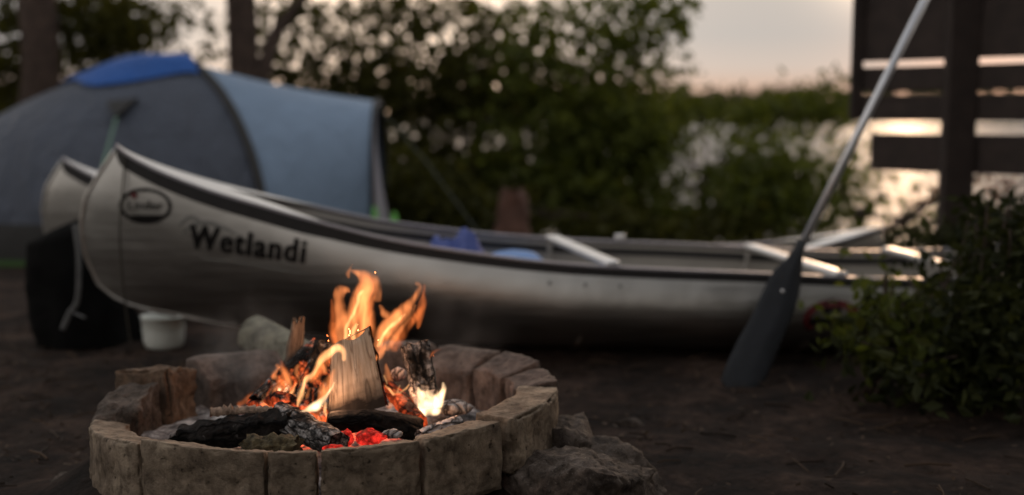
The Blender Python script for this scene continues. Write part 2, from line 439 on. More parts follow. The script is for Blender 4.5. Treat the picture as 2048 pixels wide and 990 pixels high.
# ------------------------------------------------------------------ leaves
RNG = np.random.default_rng(7)
def leaf_mesh(P, size, rng, aspect=0.55, droop=0.3, shade=None):
    """rhombic folded leaves at points P; returns verts, faces, attr"""
    n = len(P)
    d = rng.normal(size=(n, 3)); d[:, 2] -= droop; d /= np.linalg.norm(d, axis=1, keepdims=True)
    e = rng.normal(size=(n, 3)); e -= (e * d).sum(1, keepdims=True) * d; e /= np.linalg.norm(e, axis=1, keepdims=True)
    nn = np.cross(d, e)
    L = size * rng.uniform(0.6, 1.3, size=(n, 1))
    a = P; b = P + d * L * 0.5 + e * L * aspect * 0.5 + nn * L * 0.08
    c_ = P + d * L; b2 = P + d * L * 0.45 - e * L * aspect * 0.5 + nn * L * 0.08
    V = np.stack([a, b, c_, b2], 1).reshape(-1, 3)
    F = np.arange(n * 4).reshape(-1, 4)
    sh = rng.uniform(0, 1, n) if shade is None else np.clip(shade + rng.normal(0, 0.2, n), 0, 1)
    A = np.repeat(np.stack([sh, sh * 0, sh * 0], 1), 4, 0)
    return V, F, A
def clump_points(clumps, rng, per=26, sig=0.13):
    """clumps: (centre, (rx,ry,rz), twigs) -> leaf points gathered around twig ends; shade value per point"""
    P, Sh = [], []
    for c_, r, nt_ in clumps:
        u = rng.normal(size=(nt_, 3)); u /= np.linalg.norm(u, axis=1, keepdims=True)
        u *= rng.uniform(0.15, 1, (nt_, 1)) ** 0.45
        T = np.array(c_) + u * np.array(r)
        sh = rng.uniform(0, 1, nt_)
        k = rng.integers(int(per * 0.5), int(per * 1.5), nt_)
        idx = np.repeat(np.arange(nt_), k)
        P.append(T[idx] + rng.normal(size=(len(idx), 3)) * sig * np.array([1, 1, 0.75])); Sh.append(sh[idx])
    return np.concatenate(P), np.concatenate(Sh)

def px_clump(u, v, ru, rv, Y, n, dy=0.6):
    c_ = at(u, v, Y); return ((c_.x, c_.y, c_.z), (ru / FPX * Y, dy, rv / FPX * Y), n)

def tree(name, label, cat, base, trunk_pts, trunk_r, clumps, mat, leaf=0.075, per=26, sig=0.13, seed=1, limbs=(), group=None, barkmat='bark', zmin=None):
    rng = np.random.default_rng(seed)
    t_ = thing(name, label, cat, base, group)
    mb = MB()
    v, f = tube(smoothpts(trunk_pts, 5), np.interp(np.linspace(0, 1, (len(trunk_pts) - 1) * 5 + 1), np.linspace(0, 1, len(trunk_r)), trunk_r), 14)
    v = [p + (p - Vector(base)).normalized() * 0.0 + Vector((fbm(p, 9, 2), fbm(p + Vector((5, 5, 5)), 9, 2), 0)) * trunk_r[0] * 0.10 for p in v]
    mb.add(v, f)
    for lp, lr in limbs:
        sp = smoothpts(lp, 5); v, f = tube(sp, np.linspace(lr, lr * 0.35, len(sp)), 8); mb.add(v, f)
    for c_, r, n_ in clumps:        # twigs reaching into each clump
        o = Vector(trunk_pts[-1]) if not limbs else Vector(min((l[0][-1] for l in limbs), key=lambda q: (Vector(q) - Vector(c_)).length))
        e = Vector(c_); md = (o + e) / 2 + Vector((rng.normal() * 0.1, rng.normal() * 0.1, 0.08))
        v, f = tube(smoothpts([o, md, e], 4), np.linspace(0.018, 0.006, 9), 5); mb.add(v, f)
    mb.build('trunk' if cat == 'tree' else 'stems', M[barkmat], t_)
    P, sh = clump_points(clumps, rng, per, sig)
    if zmin is not None: k = P[:, 2] > zmin; P, sh = P[k], sh[k]
    V, F, A = leaf_mesh(P, leaf, rng, shade=sh)
    mobj('crown' if cat == 'tree' else 'foliage', V, F, M[mat], t_, False, A)
    return t_

def up(u, Y, z):                      # a point above picture column u at depth Y and height z
    return Vector(((u - 1024) / FPX * Y, Y, z))

# --- two trunked trees behind the tent
b0 = up(62, 10.4, -0.1)
tree('spruce_tree', 'thick dark trunk with reddish bark edge standing behind the left end of the tent', 'tree', b0,
     [b0, up(78, 10.4, 0.8), up(92, 10.4, 1.6), up(80, 10.5, 3.0), up(80, 10.6, 6.5)], [0.24, 0.165, 0.15, 0.12, 0.05],
     [((-4.4, 10.8, 3.2), (1.6, 1.2, 0.9), 150), ((-3.4, 10.4, 4.6), (1.5, 1.3, 1.1), 140), ((-4.0, 10.5, 6.2), (1.1, 1.1, 1.2), 110),
      px_clump(200, 50, 70, 80, 10.9, 60), px_clump(10, 110, 60, 150, 10.9, 90), px_clump(150, 5, 100, 40, 11.2, 50), px_clump(255, 20, 40, 40, 11, 10)], 'leaf_a', 0.12, 8, seed=11)
b0 = up(486, 11.0, -0.25)
tree('alder_tree', 'dark bare trunk rising behind the ridge of the tent, beside a curving limb', 'tree', b0,
     [b0, up(492, 11.0, 0.9), up(490, 11.0, 1.9), up(480, 11.1, 3.2), up(500, 11.2, 6.5)], [0.17, 0.135, 0.125, 0.10, 0.04],
     [((-2.3, 11.3, 3.3), (1.4, 1.2, 0.8), 110), ((-1.6, 11.6, 4.6), (1.6, 1.3, 1.1), 120), ((-2.2, 11.4, 6.3), (1.2, 1.2, 1.2), 110),
      px_clump(590, 10, 60, 50, 11.6, 14), px_clump(420, 60, 20, 50, 11.6, 5), px_clump(330, 50, 50, 60, 11.6, 16), px_clump(450, 120, 30, 30, 11.6, 3)], 'leaf_a', 0.12, 8, seed=12,
     limbs=[([up(503, 11, 1.0), up(535, 11, 1.35), up(560, 11.1, 1.65), up(640, 11.3, 2.1), up(700, 11.5, 2.8)], 0.085)])
# --- shrubs and small trees along the shore
def shrub(label, u, Y, clumps, mat, seed, leaf=0.075, per=26, sig=0.13, name='leafy_shrub', cat='shrub', group='shrubs along the shore'):
    gz = ground_z(up(u, Y, 0).x, Y); b = up(u, Y, gz)
    top = min(at(c[0], c[1], c[4]).z for c in clumps)
    tr = [b, b + Vector((0.05, 0, max(0.2, (top - gz) * 0.35))), b + Vector((0.0, 0.05, max(0.4, (top - gz) * 0.8)))]
    return tree(name, label, cat, b, tr, [0.05, 0.04, 0.02], [px_clump(*c) for c in clumps], mat, leaf, per, sig, seed, group=group, zmin=gz + 0.03)

BL = 0.125                              # big soft leaves
shrub('dark shrub filling the gap between the tent and the left trunk', 210, 11.6, [(150, 130, 120, 60, 11.6, 60), (230, 60, 60, 60, 11.8, 36), (20, 260, 120, 120, 11.5, 150), (330, 150, 50, 40, 11.9, 14), (285, 110, 30, 30, 11.9, 6)], 'leaf_a', 21, BL, 7)
shrub('sparse tall shrub with pale sky gaps just right of the limb above the tent', 640, 12.2,
      [(560, 130, 60, 60, 12.2, 26), (640, 170, 90, 40, 12.2, 46), (600, 60, 80, 40, 12.3, 24), (700, 90, 60, 50, 12.4, 30), (690, 210, 90, 30, 12.2, 70), (770, 150, 60, 80, 12.2, 60), (650, 20, 70, 20, 12.2, 12), (740, 30, 60, 40, 12.2, 28), (550, 40, 40, 40, 12.2, 12), (660, 110, 60, 30, 12.2, 18)], 'leaf_a', 22, BL, 6)
shrub('broad dark shrub with many light gaps over the middle of the canoe', 900, 11.8,
      [(830, 60, 70, 50, 11.9, 28), (850, 180, 90, 60, 11.8, 110), (940, 150, 80, 70, 11.9, 110), (880, 20, 80, 40, 12, 44), (980, 60, 60, 50, 12, 30), (790, 20, 40, 40, 12, 14), (830, 340, 110, 110, 11.6, 200), (960, 230, 80, 40, 11.8, 64), (950, 390, 110, 90, 11.5, 200)], 'leaf_a', 23, BL, 6)
shrub('bushy green tree whose upper right edge meets the open pale sky', 1150, 11.2,
      [(1060, 190, 80, 50, 11.5, 66), (1090, 110, 80, 50, 11.4, 38), (1170, 180, 70, 50, 11.3, 56), (1040, 110, 60, 60, 11.4, 34), (1110, 20, 40, 20, 11.4, 8), (1190, 125, 50, 26, 11.4, 16), (1300, 16, 50, 26, 11.4, 24), (1140, 40, 60, 30, 11.4, 18), (1215, 70, 60, 40, 11.4, 20), (1275, 110, 50, 40, 11.4, 18), (1225, 12, 50, 18, 11.4, 14), (1300, 70, 30, 40, 11.4, 9), (1320, 40, 26, 40, 11.4, 14), (1060, 40, 50, 30, 11.5, 14), (1170, 260, 80, 50, 11.2, 110), (1240, 230, 50, 40, 11.2, 40), (1060, 330, 120, 120, 11.2, 240), (1170, 390, 90, 90, 11, 200), (1250, 130, 30, 30, 11.4, 8), (1330, 110, 16, 30, 11.4, 4), (1300, 170, 50, 20, 11.6, 12)], 'leaf_b', 24, BL, 6)
shrub('low green bush in front of the bright water, left of the paddle shaft', 1500, 10.6,
      [(1270, 340, 60, 120, 10.8, 110), (1330, 430, 50, 60, 10.5, 60), (1540, 370, 70, 80, 10.6, 84), (1470, 420, 60, 60, 10.5, 64), (1600, 430, 70, 50, 10.4, 64), (1640, 340, 40, 40, 10.7, 14), (1290, 290, 60, 70, 11, 110), (1500, 400, 70, 50, 10.7, 50), (1510, 330, 50, 40, 10.9, 30), (1590, 360, 50, 60, 10.9, 40), (1450, 380, 30, 60, 10.7, 24), (1360, 360, 20, 50, 10.8, 8), (1300, 260, 40, 40, 11, 54), (1480, 268, 60, 24, 11, 8), (1600, 310, 50, 36, 10.9, 14), (1690, 380, 36, 60, 10.5, 18)], 'leaf_b', 25, 0.11, 6)
shrub('thin spray of bush catching warm light beneath the board screen', 1720, 9.6,
      [(1690, 300, 60, 60, 9.8, 16), (1690, 440, 50, 40, 9.6, 26), (1750, 380, 60, 50, 9.7, 9), (1840, 480, 80, 30, 9.6, 36), (2000, 490, 90, 40, 9.6, 50)], 'leaf_b', 26, 0.09, 7)
shrub('rounded green shore bush below the far treeline, right of the big green tree', 1400, 13.0,
      [(1300, 220, 60, 30, 13, 44), (1380, 215, 60, 24, 13, 34), (1480, 228, 70, 22, 13, 34), (1590, 218, 80, 32, 13, 44), (1670, 208, 50, 45, 13, 44), (1440, 320, 22, 50, 13.2, 7)], 'leaf_b', 27, BL, 6)
shrub('shadowy thicket behind the right end of the tent', 760, 10.2,
      [(790, 400, 90, 110, 10.4, 150), (880, 440, 90, 70, 10.2, 130), (1010, 450, 110, 60, 10.2, 130), (1240, 460, 100, 40, 10.1, 100), (1450, 478, 120, 26, 10.0, 80)], 'leaf_a', 28, BL, 7)

# --- far shore wood
rng = np.random.default_rng(5)
PP, SS = [], []
for i in range(520):
    y = rng.uniform(350, 425); x = rng.uniform(-0.46, 0.46) * y
    gz = ground_z(x, y); h = rng.uniform(4.5, 8.2) + 1.6 * noise.noise(Vector((x / 40, y / 60, 0)))
    n = 70
    zz = rng.uniform(0, 1, n); rr = (1.15 - zz) * h * 0.26
    th = rng.uniform(0, 2 * PI, n); q = rng.uniform(0.3, 1, n)
    PP.append(np.stack([x + rr * q * np.cos(th), y + rr * q * np.sin(th), gz + zz * h], 1)); SS.append(np.full(n, rng.uniform(0, 1)))
P = np.concatenate(PP); V, F, A = leaf_mesh(P, 2.1, rng, 0.7, 0.2, np.concatenate(SS))
ff = mobj('far_forest', V, F, M['leaf_far'], None, False, A); setp(ff, 'distant wooded far shore under the pale sky', 'forest', kind='stuff')

# --- unseen woods behind the viewer, heights shaped for dark and bright reflections in the hull
PP = []
rng = np.random.default_rng(15)
for x0, x1, h, n in ((-16, -5, 4, 1800), (-5, 0.6, 4.0, 1200), (0.6, 5.2, 1.8, 600), (5.6, 22, 18, 8500)):
    PP.append(np.stack([rng.uniform(x0, x1, n), rng.uniform(-13, -8, n), rng.uniform(-0.2, h, n)], 1))
PP.append(np.stack([rng.uniform(6.5, 12, 1500), rng.uniform(-8, 0, 1500), rng.uniform(-0.2, 11, 1500)], 1))
yy = rng.uniform(-6.5, -1.5, 4800); PP.append(np.stack([1.15 + 0.44 * (4.7 - yy) + rng.uniform(0, 4.5, 4800) ** 1.3, yy, rng.uniform(-0.2, 14, 4800)], 1))
PP.append(np.stack([rng.uniform(-10, -4.5, 1300), rng.uniform(-3, 2.2, 1300), rng.uniform(-0.2, 1.6, 1300)], 1))
# unseen tree added at the right, its crown placed to darken the hull's reflection
TP, TS = clump_points([((2.9, 2.6, 5.6), (1.15, 1.5, 0.8), 60), ((3.9, 1.4, 6.2), (1.3, 1.5, 1.0), 90), ((3.4, 3.6, 6.4), (1.2, 1.1, 0.8), 40), ((4.5, 0.9, 4.2), (1.5, 1.5, 2.0), 260), ((4.2, 2.6, 3.0), (1.2, 1.3, 1.6), 150)], rng, 20, 0.22)
P = np.concatenate(PP); V, F, A = leaf_mesh(P, 0.75, rng, 0.7, 0.2)
V2, F2, A2_ = leaf_mesh(TP, 0.28, rng, 0.6, 0.3, TS)
mb = MB(); mb.add(V, F, A); mb.add(V2, F2, A2_)
v, f = tube(smoothpts([(4.6, 0.6, -0.1), (4.5, 0.8, 2.2), (4.1, 1.3, 4.2), (3.3, 2.4, 5.6)], 6), np.linspace(0.2, 0.06, 19), 12); mb.add(v, f, None, 1)
v, f = tube(smoothpts([(4.3, 1.0, 3.4), (4.2, 1.4, 5.0), (3.9, 1.6, 6.4)], 6), np.linspace(0.1, 0.03, 13), 8); mb.add(v, f, None, 1)
setp(mb.build('woods', [M['leaf_spruce'], M['bark']], None, False), 'unseen dark woods opposite the lake, shaped for reflections in the hull', 'woods', kind='stuff')

# ------------------------------------------------------------------ fire ring
CX, CY, R0 = -0.455, 3.10, 0.56
rb = random.Random(3)
def ring_pt(a, r, z):
    return Vector((CX + r * math.sin(a), CY - r * math.cos(a), z))
def block(label, a0, a1, rin, rout, z0, z1, mat, seed, tilt=0.0, lean=0.0, n=(30, 14, 20), rad=0.003, rough=0.0052, bev_in=0.0, group='stone blocks of the fire ring', slope=0.0):
    """a kerb block laid on the circle: a0..a1 degrees from the front, tilt lowers one end, lean tips it outwards, bev_in cuts the inner top edge"""
    a0, a1 = math.radians(a0), math.radians(a1)
    rm = (rin + rout) / 2; hl = (a1 - a0) * rm / 2; hr = (rout - rin) / 2; hz = (z1 - z0) / 2
    V, F = roundbox(hl, hr, hz, rad, n)
    out = []
    for p in V:
        q = p.copy()
        if bev_in and p.z > 0 and p.y < 0.15 * hr: q.z -= bev_in * (0.15 - p.y / hr) / 1.15 * (p.z / hz)
        s1 = fbm(p + Vector((seed * 3.7, seed, 0)), 9, 3); s2 = fbm(p + Vector((seed, 7, seed * 2)), 42, 4)
        nrm = Vector((p.x / hl, p.y / hr, p.z / hz)); k = sorted(abs(x) for x in nrm)
        ed = sstep(0.86, 1.0, k[1]) * (0.55 + 0.45 * (noise.noise(p * 22 + Vector((seed, 0, 0))) > 0.15) * 2)
        nv = nrm.normalized()
        q += nv * (s1 * rough * 0.9 + s2 * rough * 0.8 - ed * max(0, s2 + 0.25 + 0.9 * noise.noise(p * 30 + Vector((0, seed * 3, 5)))) * rough * 2.4 - 0.5 * rough)
        q.z += tilt * p.x / hl + slope * p.y / hr
        a = (a0 + a1) / 2 + q.x / rm
        r = rm + q.y + lean * (q.z + hz)
        out.append(ring_pt(a, r, z0 + hz + q.z))
    am = (a0 + a1) / 2
    o = mobj('stone_block', out, F, M[mat])
    return setp(o, label, 'stone block', group)
FT = dict(slope=0.009)
block('broad front-left ring block with a dirt-dark face, left of the widest crack', -84, -37.2, 0.47, 0.56, 0.06, 0.214, 'stone', 1, tilt=0.019, n=(51, 14, 24), slope=0.006, rough=0.006)
block('wide front ring block under the dark charred log', -36.7, -5.0, 0.478, 0.56, 0.09, 0.242, 'stone', 2, n=(48, 14, 24), **FT)
block('narrow front ring block between two close cracks, below the red embers', -4.5, 6.1, 0.478, 0.562, 0.09, 0.243, 'stone', 3, n=(21, 14, 24), **FT)
block('front ring block with a pitted face just right of the red embers', 6.6, 28.8, 0.475, 0.56, 0.09, 0.247, 'stone', 4, n=(39, 14, 24), tilt=0.003, **FT)
block('front-right ring block beside the deep dark crack', 29.4, 50.8, 0.472, 0.562, 0.10, 0.258, 'stone', 5, n=(39, 14, 24), tilt=0.004, slope=0.006)
block('tall brown ring block with a clean chipped face at the right end', 52.6, 88.6, 0.465, 0.57, 0.135, 0.271, 'stone', 6, n=(51, 14, 24), tilt=0.002, rough=0.006)
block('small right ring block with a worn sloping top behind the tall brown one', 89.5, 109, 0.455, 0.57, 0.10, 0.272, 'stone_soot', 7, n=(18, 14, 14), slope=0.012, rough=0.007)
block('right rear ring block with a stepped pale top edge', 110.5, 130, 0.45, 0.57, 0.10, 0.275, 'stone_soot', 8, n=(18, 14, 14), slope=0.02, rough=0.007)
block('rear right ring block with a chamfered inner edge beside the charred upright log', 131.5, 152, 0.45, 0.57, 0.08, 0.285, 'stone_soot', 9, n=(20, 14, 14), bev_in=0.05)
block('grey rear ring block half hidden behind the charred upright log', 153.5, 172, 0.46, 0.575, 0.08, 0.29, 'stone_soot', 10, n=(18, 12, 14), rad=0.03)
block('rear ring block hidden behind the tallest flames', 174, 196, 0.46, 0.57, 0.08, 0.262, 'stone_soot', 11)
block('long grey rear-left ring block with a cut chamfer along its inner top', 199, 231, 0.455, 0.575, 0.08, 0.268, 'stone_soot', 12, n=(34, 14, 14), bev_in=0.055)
block('tipped brown brick standing on end at the left of the ring, chipped along its top', 238, 254.5, 0.425, 0.60, 0.05, 0.272, 'brick', 13, n=(24, 20, 22), tilt=0.014, lean=0.05, rough=0.015, rad=0.006, slope=-0.008)
block('low dark broken ring block beside the tipped brown brick', 255.5, 276.5, 0.45, 0.575, 0.05, 0.232, 'rock', 14, n=(22, 16, 16), rough=0.014, tilt=-0.022, slope=-0.008)

# ash bed inside
nr, na = 26, 60
V, F = [], []
def ash_z(x, y):
    d = math.hypot(x - CX, y - CY)
    z = 0.140 + 0.058 * math.exp(-(((x - CX - 0.03) / 0.26) ** 2 + ((y - CY + 0.03) / 0.27) ** 2)) + 0.014 * fbm((x, y, 1), 14, 4)
    z += 0.05 * math.exp(-(((x + 0.14) / 0.13) ** 2 + ((y - 3.14) / 0.12) ** 2))       # heap of white ash on the right
    return z
for i in range(nr + 1):
    for k in range(na):
        a = 2 * PI * k / na; r = 0.5 * i / nr
        x, y = CX + r * math.sin(a), CY - r * math.cos(a); V.append((x, y, ash_z(x, y)))
F = [(i * na + k, i * na + (k + 1) % na, (i + 1) * na + (k + 1) % na, (i + 1) * na + k) for i in range(nr) for k in range(na)]
o = mobj('ash_ground', V, F, M['ash'], origin=(CX, CY, 0.15)); setp(o, 'pale grey ash and cinders filling the fire ring', 'ash', kind='stuff')

# foundation rocks round the ring
def rock(label, c_, r, seed, mat='rock', group='rough rocks under the fire ring', rot=0.0, sub=5, amp=0.28):
    bm = bmesh.new(); bmesh.ops.create_icosphere(bm, subdivisions=sub, radius=1)
    out = []; cs, sn = math.cos(rot), math.sin(rot)
    rr_ = random.Random(seed * 7 + 1); PL = []
    for _ in range(15):
        q = Vector((rr_.gauss(0, 1), rr_.gauss(0, 1), rr_.gauss(0, 1))).normalized(); PL.append((q, rr_.uniform(0.62, 0.92)))
    PL.append((Vector((0.1, 0.05, 1)).normalized(), 0.7))
    for v in bm.verts:
        p = v.co.copy() * 1.12
        for q, dd in PL:
            ex = p.dot(q) - dd
            if ex > 0: p -= q * ex * 0.93
        d = 1 + 0.45 * amp * fbm(p + Vector((seed * 5.1, 0, seed)), 1.1, 2) + 0.05 * fbm(p + Vector((seed, 2, 0)), 3.6, 3) + 0.06 * fbm(p, 9, 5)
        p = Vector((p.x * r[0] * d, p.y * r[1] * d, p.z * r[2] * d))
        out.append(Vector((c_[0] + p.x * cs - p.y * sn, c_[1] + p.x * sn + p.y * cs, c_[2] + p.z)))
    F = [tuple(v.index for v in f.verts) for f in bm.faces]; bm.free()
    o = mobj('rock', out, F, M[mat]); return setp(o, label, 'rock', group)
rock('largest dark rock with a flat pitted top, against the right end of the ring', (0.13, 2.80, 0.055), (0.19, 0.19, 0.165), 1, rot=0.3, sub=6)
rock('rounded rock with pale crust tucked beneath the right end of the ring', (0.13, 3.08, 0.09), (0.13, 0.15, 0.14), 2)
rock('smooth brown rock on the outer right of the rock heap, behind the largest one', (0.215, 2.98, 0.06), (0.12, 0.12, 0.14), 3)
rock('low rounded reddish rock at the far right edge of the heap', (0.27, 2.90, 0.03), (0.09, 0.12, 0.10), 4)
rock('small speckled rock at the lower right corner of the heap', (0.27, 2.66, 0.0), (0.09, 0.10, 0.085), 5)
rock('dark mossy rock at the bottom edge below the tall brown block', (0.05, 2.60, 0.025), (0.18, 0.14, 0.12), 6, sub=6)
rock('pale crusted rock wedged under the front-right block', (-0.11, 2.50, 0.0), (0.15, 0.11, 0.12), 7)
rock('flat dark rock in the dirt at the lower left of the ring', (-1.02, 2.86, 0.01), (0.12, 0.10, 0.045), 8)
rock('low grey rock beneath the broad front-left block', (-0.86, 2.66, 0.03), (0.14, 0.10, 0.06), 9)
rock('small half buried rock left of the tipped brick', (-1.12, 3.16, 0.0), (0.07, 0.06, 0.04), 10)
rock('smooth dark rock behind the left of the ring under the bow', (-0.93, 3.62, 0.02), (0.08, 0.07, 0.05), 11)
rock('small pale rock lying in the dirt right of the ring', (0.36, 3.80, 0.0), (0.045, 0.035, 0.026), 12, sub=3)
for a, s in ((-28, 14), (-6, 15), (14, 16), (150, 17), (205, 18)):
    p = ring_pt(math.radians(a), 0.52, 0.03)
    rock('rough support rock under the %s of the ring' % {-28: 'wide front block', -6: 'narrow front block', 14: 'pitted front block', 150: 'chamfered rear right block', 205: 'long rear-left block'}[a], p, (0.13, 0.08, 0.075), s, sub=3)

# ------------------------------------------------------------------ logs in the fire
def log_mesh(p0, p1, r0, r1, seed, n=22, m=34, bumpy=0.12, flat=None, ragged=0.0, bend=(0, 0, 0)):
    """a log from p0 to p1, bark lumps, ragged ends; grain attr = across, across, along"""
    p0, p1 = Vector(p0), Vector(p1); x, y, d = fr(p1 - p0); L = (p1 - p0).length
    V, F, G = [], [], []
    for i in range(m + 1):
        t_ = i / m
        cc = p0.lerp(p1, t_) + Vector(bend) * math.sin(PI * t_); r = r0 + (r1 - r0) * t_
        for k in range(n):
            a = 2 * PI * k / n; ca, sa = math.cos(a), math.sin(a)
            q = Vector((ca, sa, t_ * L / max(r0, 0.01) * 0.6))
            rr = r * (1 + bumpy * fbm(q + Vector((seed * 2.3, seed, 0)), 1.6, 4))
            if flat is not None:                      # split faces
                for (fa, fd) in flat:
                    pr = ca * math.cos(fa) + sa * math.sin(fa)
                    if pr > fd: rr = min(rr, r * fd / pr * (1 + 0.03 * fbm(q, 6, 2)))
            tt = 0.0
            if ragged and i in (0, m): tt = ragged * fbm(Vector((ca * 2, sa * 2, seed)), 1.5, 3) * (1 if i else -1)
            V.append(cc + x * ca * rr + y * sa * rr + d * tt); G.append((ca * rr, sa * rr, t_ * L))
    for i in range(m):
        for k in range(n):
            a = i * n + k; b = i * n + (k + 1) % n; F.append((a, b, b + n, a + n))
    for i, sg in ((0, -1), (m, 1)):
        cc = p0.lerp(p1, i / m); c0 = len(V)
        V.append(cc + d * sg * 0.004); G.append((0, 0, i / m * L))
        for k in range(n):
            a = i * n + k; b = i * n + (k + 1) % n
            F.append((a, c0, b) if sg > 0 else (b, c0, a))
    return V, F, G
def add_log(name, label, cat, p0, p1, r0, r1, mat, seed, group=None, parent=None, **kw):
    V, F, G = log_mesh(p0, p1, r0, r1, seed, **kw)
    o = mobj(name, V, F, M[mat], parent, True, G)
    if parent is None: setp(o, label, cat, group)
    return o
LG = 'logs burning in the fire'
# pale split log: wood face, dark bark side
def split_log():
    Y0 = 2.95
    TL, TR, BR, BL = at(662, 697, Y0 + 0.035), at(738, 656, Y0 + 0.05), at(772, 812, Y0 - 0.005), at(656, 842, Y0 - 0.03)
    root = thing('split_log', 'pale freshly split log standing in the middle of the fire, charred at its foot', 'log', (TL + TR + BR + BL) / 4 - Vector((0, 0, 0.1)), LG)
    nu, nv = 22, 34
    back = Vector((0.02, 0.085, 0.0))
    V, F, G = [], [], []
    def pt(s, t_, dep):
        p = TL.lerp(TR, s).lerp(BL.lerp(BR, s), 1 - t_)
        if t_ > 0.9: p.z += 0.008 * math.sin(s * 7) * (t_ - 0.9) * 10
        p = p + back * dep
        return p
    # front face
    for j in range(nv + 1):
        for i in range(nu + 1):
            s, t_ = i / nu, j / nv
            p = pt(s, t_, 0); p.y += 0.0035 * fbm((s * 14, t_ * 2, 0), 1, 3) - 0.006 * math.sin(PI * s)
            V.append(p); G.append((s * 0.11, 0.0, t_ * 0.19))
    W = nu + 1
    F += [(j * W + i, j * W + i + 1, (j + 1) * W + i + 1, (j + 1) * W + i) for j in range(nv) for i in range(nu)]
    mobj('split_face', V, F, M['split'], root, True, G)
    # bark body closing the log behind the face
    mb = MB(); nb = 16
    V, F, G = [], [], []
    for j in range(nv + 1):
        t_ = j / nv
        for k in range(nb + 1):
            a = k / nb; s = a; dep = math.sin(PI * a) * 0.95 + 0.0
            p = pt(0.5 + (s - 0.5) * 1.03, t_, 0) + Vector((0, 0.001, 0)) + back * dep
            p += Vector((0.004, 0.004, 0)) * fbm((a * 9, t_ * 7, 4), 1, 3)
            if k == nb: p += Vector((0.004, -0.002, 0))
            V.append(p); G.append((a * 0.12, 0.02, t_ * 0.19))
    W = nb + 1
    F += [(j * W + i + 1, j * W + i, (j + 1) * W + i, (j + 1) * W + i + 1) for j in range(nv) for i in range(nb)]
    F.append(tuple(nv * W + i for i in range(W)))
    mobj('bark', V, F, M['char'], root, True, G)
split_log()
add_log('burnt_log', 'short charcoal log lying under the pale split log, above the red embers', 'log', at(655, 846, 2.87), at(842, 862, 2.90), 0.026, 0.030, 'char_dark', 2, LG, ragged=0.01, bend=(0, 0, 0.012))
def front_log():
    p0, p1 = at(362, 880, 2.93), at(600, 846, 2.86)
    root = thing('burnt_log', 'thick blackened log at the front left of the fire with pale ragged bark on top', 'log', p0, LG)
    V, F, G = log_mesh(p0, p1, 0.032, 0.037, 3, ragged=0.03, bumpy=0.3, n=30, m=50); mobj('log_body', V, F, M['char_dark'], root, True, G)
    # curled edge of half burnt bark
    ctr = smoothpts([(420, 822, 2.93), (455, 820, 2.92), (480, 818, 2.92), (510, 816, 2.91), (550, 820, 2.90), (590, 826, 2.89), (625, 838, 2.87), (648, 850, 2.86)], 10)
    V, F, G = [], [], []
    for i, q in enumerate(ctr):
        c_ = at(*q); t_ = i / (len(ctr) - 1); h = 0.008 * (0.4 + abs(fbm((i * 0.35, 3, 1), 1, 3)) * 1.6) * (1.5 if t_ < 0.18 else 0.8)
        for k, (dy, dz) in enumerate(((-0.004, -0.012), (-0.003, 0.0), (0.0, h), (0.004, h * 0.9), (0.006, -0.004), (0.012, -0.016))):
            V.append(c_ + Vector((0.004 * fbm((i * 0.6, k, 9), 1, 2), dy + 0.004 * fbm((i * 0.4, 1, 4), 1, 2), dz + 0.004 * fbm((i * 0.5, k * 0.4, 2), 1, 2)))); G.append((k * 0.01, i * 0.004, 0))
    F = [(i * 6 + k, i * 6 + (k + 1) % 6, (i + 1) * 6 + (k + 1) % 6, (i + 1) * 6 + k) for i in range(len(ctr) - 1) for k in range(6)]
    mobj('bark_edge', V, F, M['barkedge'], root, True, G)
M['barkedge'] = mat_plain('singed_bark_edge', (0.34, 0.24, 0.18), 0.9, 0, 0.8, 60, 0.6, 160)
front_log()
add_log('burnt_log', 'blackened log end sloping down to the front rim, ashy along its top', 'log', at(560, 834, 2.90), at(676, 890, 2.74), 0.034, 0.029, 'char_ash', 4, LG, ragged=0.012, bumpy=0.18)
add_log('burnt_log', 'lichen-crusted log stub with curling yellow bark at the front rim', 'log', at(496, 892, 2.76), at(596, 892, 2.72), 0.022, 0.022, 'mossy', 5, LG, ragged=0.014, bumpy=0.45, n=30, m=40)
def charred_upright():
    p0, p1 = at(858, 822, 3.0), at(831, 690, 3.06)
    root = thing('charred_log', 'upright charred log with cracked black top and ash-white foot, right of the split log', 'log', p0, LG)
    V, F, G = log_mesh(p0.lerp(p1, 0.25), p1, 0.035, 0.036, 6, n=30, m=36, bumpy=0.14, flat=[(0.6, 0.8), (2.6, 0.75), (4.4, 0.7)], ragged=0.008)
    mobj('charred_top', V, F, M['char_ash'], root, True, G)
    V, F, G = log_mesh(p0, p0.lerp(p1, 0.27), 0.038, 0.037, 6, n=26, m=14, bumpy=0.16, flat=[(0.6, 0.8), (2.6, 0.75), (4.4, 0.7)])
    mobj('ash_foot', V, F, M['ashlog'], root, True, G)
charred_upright()
add_log('branch_stub', 'dark splintered branch stub with a forked tip standing behind the fire', 'log', at(585, 750, 3.2), at(596, 648, 3.26), 0.030, 0.016, 'oldwood', 7, LG, ragged=0.05, flat=[(1.0, 0.6), (4.0, 0.7)])
add_log('glowing_log', 'leaning log glowing red at the left of the split log', 'log', at(610, 830, 3.0), at(655, 690, 3.12), 0.036, 0.034, 'char_ember', 8, LG, ragged=0.012, flat=[(1.2, 0.7)])
add_log('glowing_log', 'dark log with glowing cracks leaning up from the left of the fire', 'log', at(515, 812, 3.03), at(640, 700, 3.2), 0.030, 0.034, 'char_ember', 9, LG, ragged=0.012)
add_log('glowing_log', 'low orange-hot log between the split log and the charred upright log', 'log', at(775, 770, 3.06), at(838, 846, 2.92), 0.020, 0.022, 'ember_orange', 10, LG, ragged=0.01)
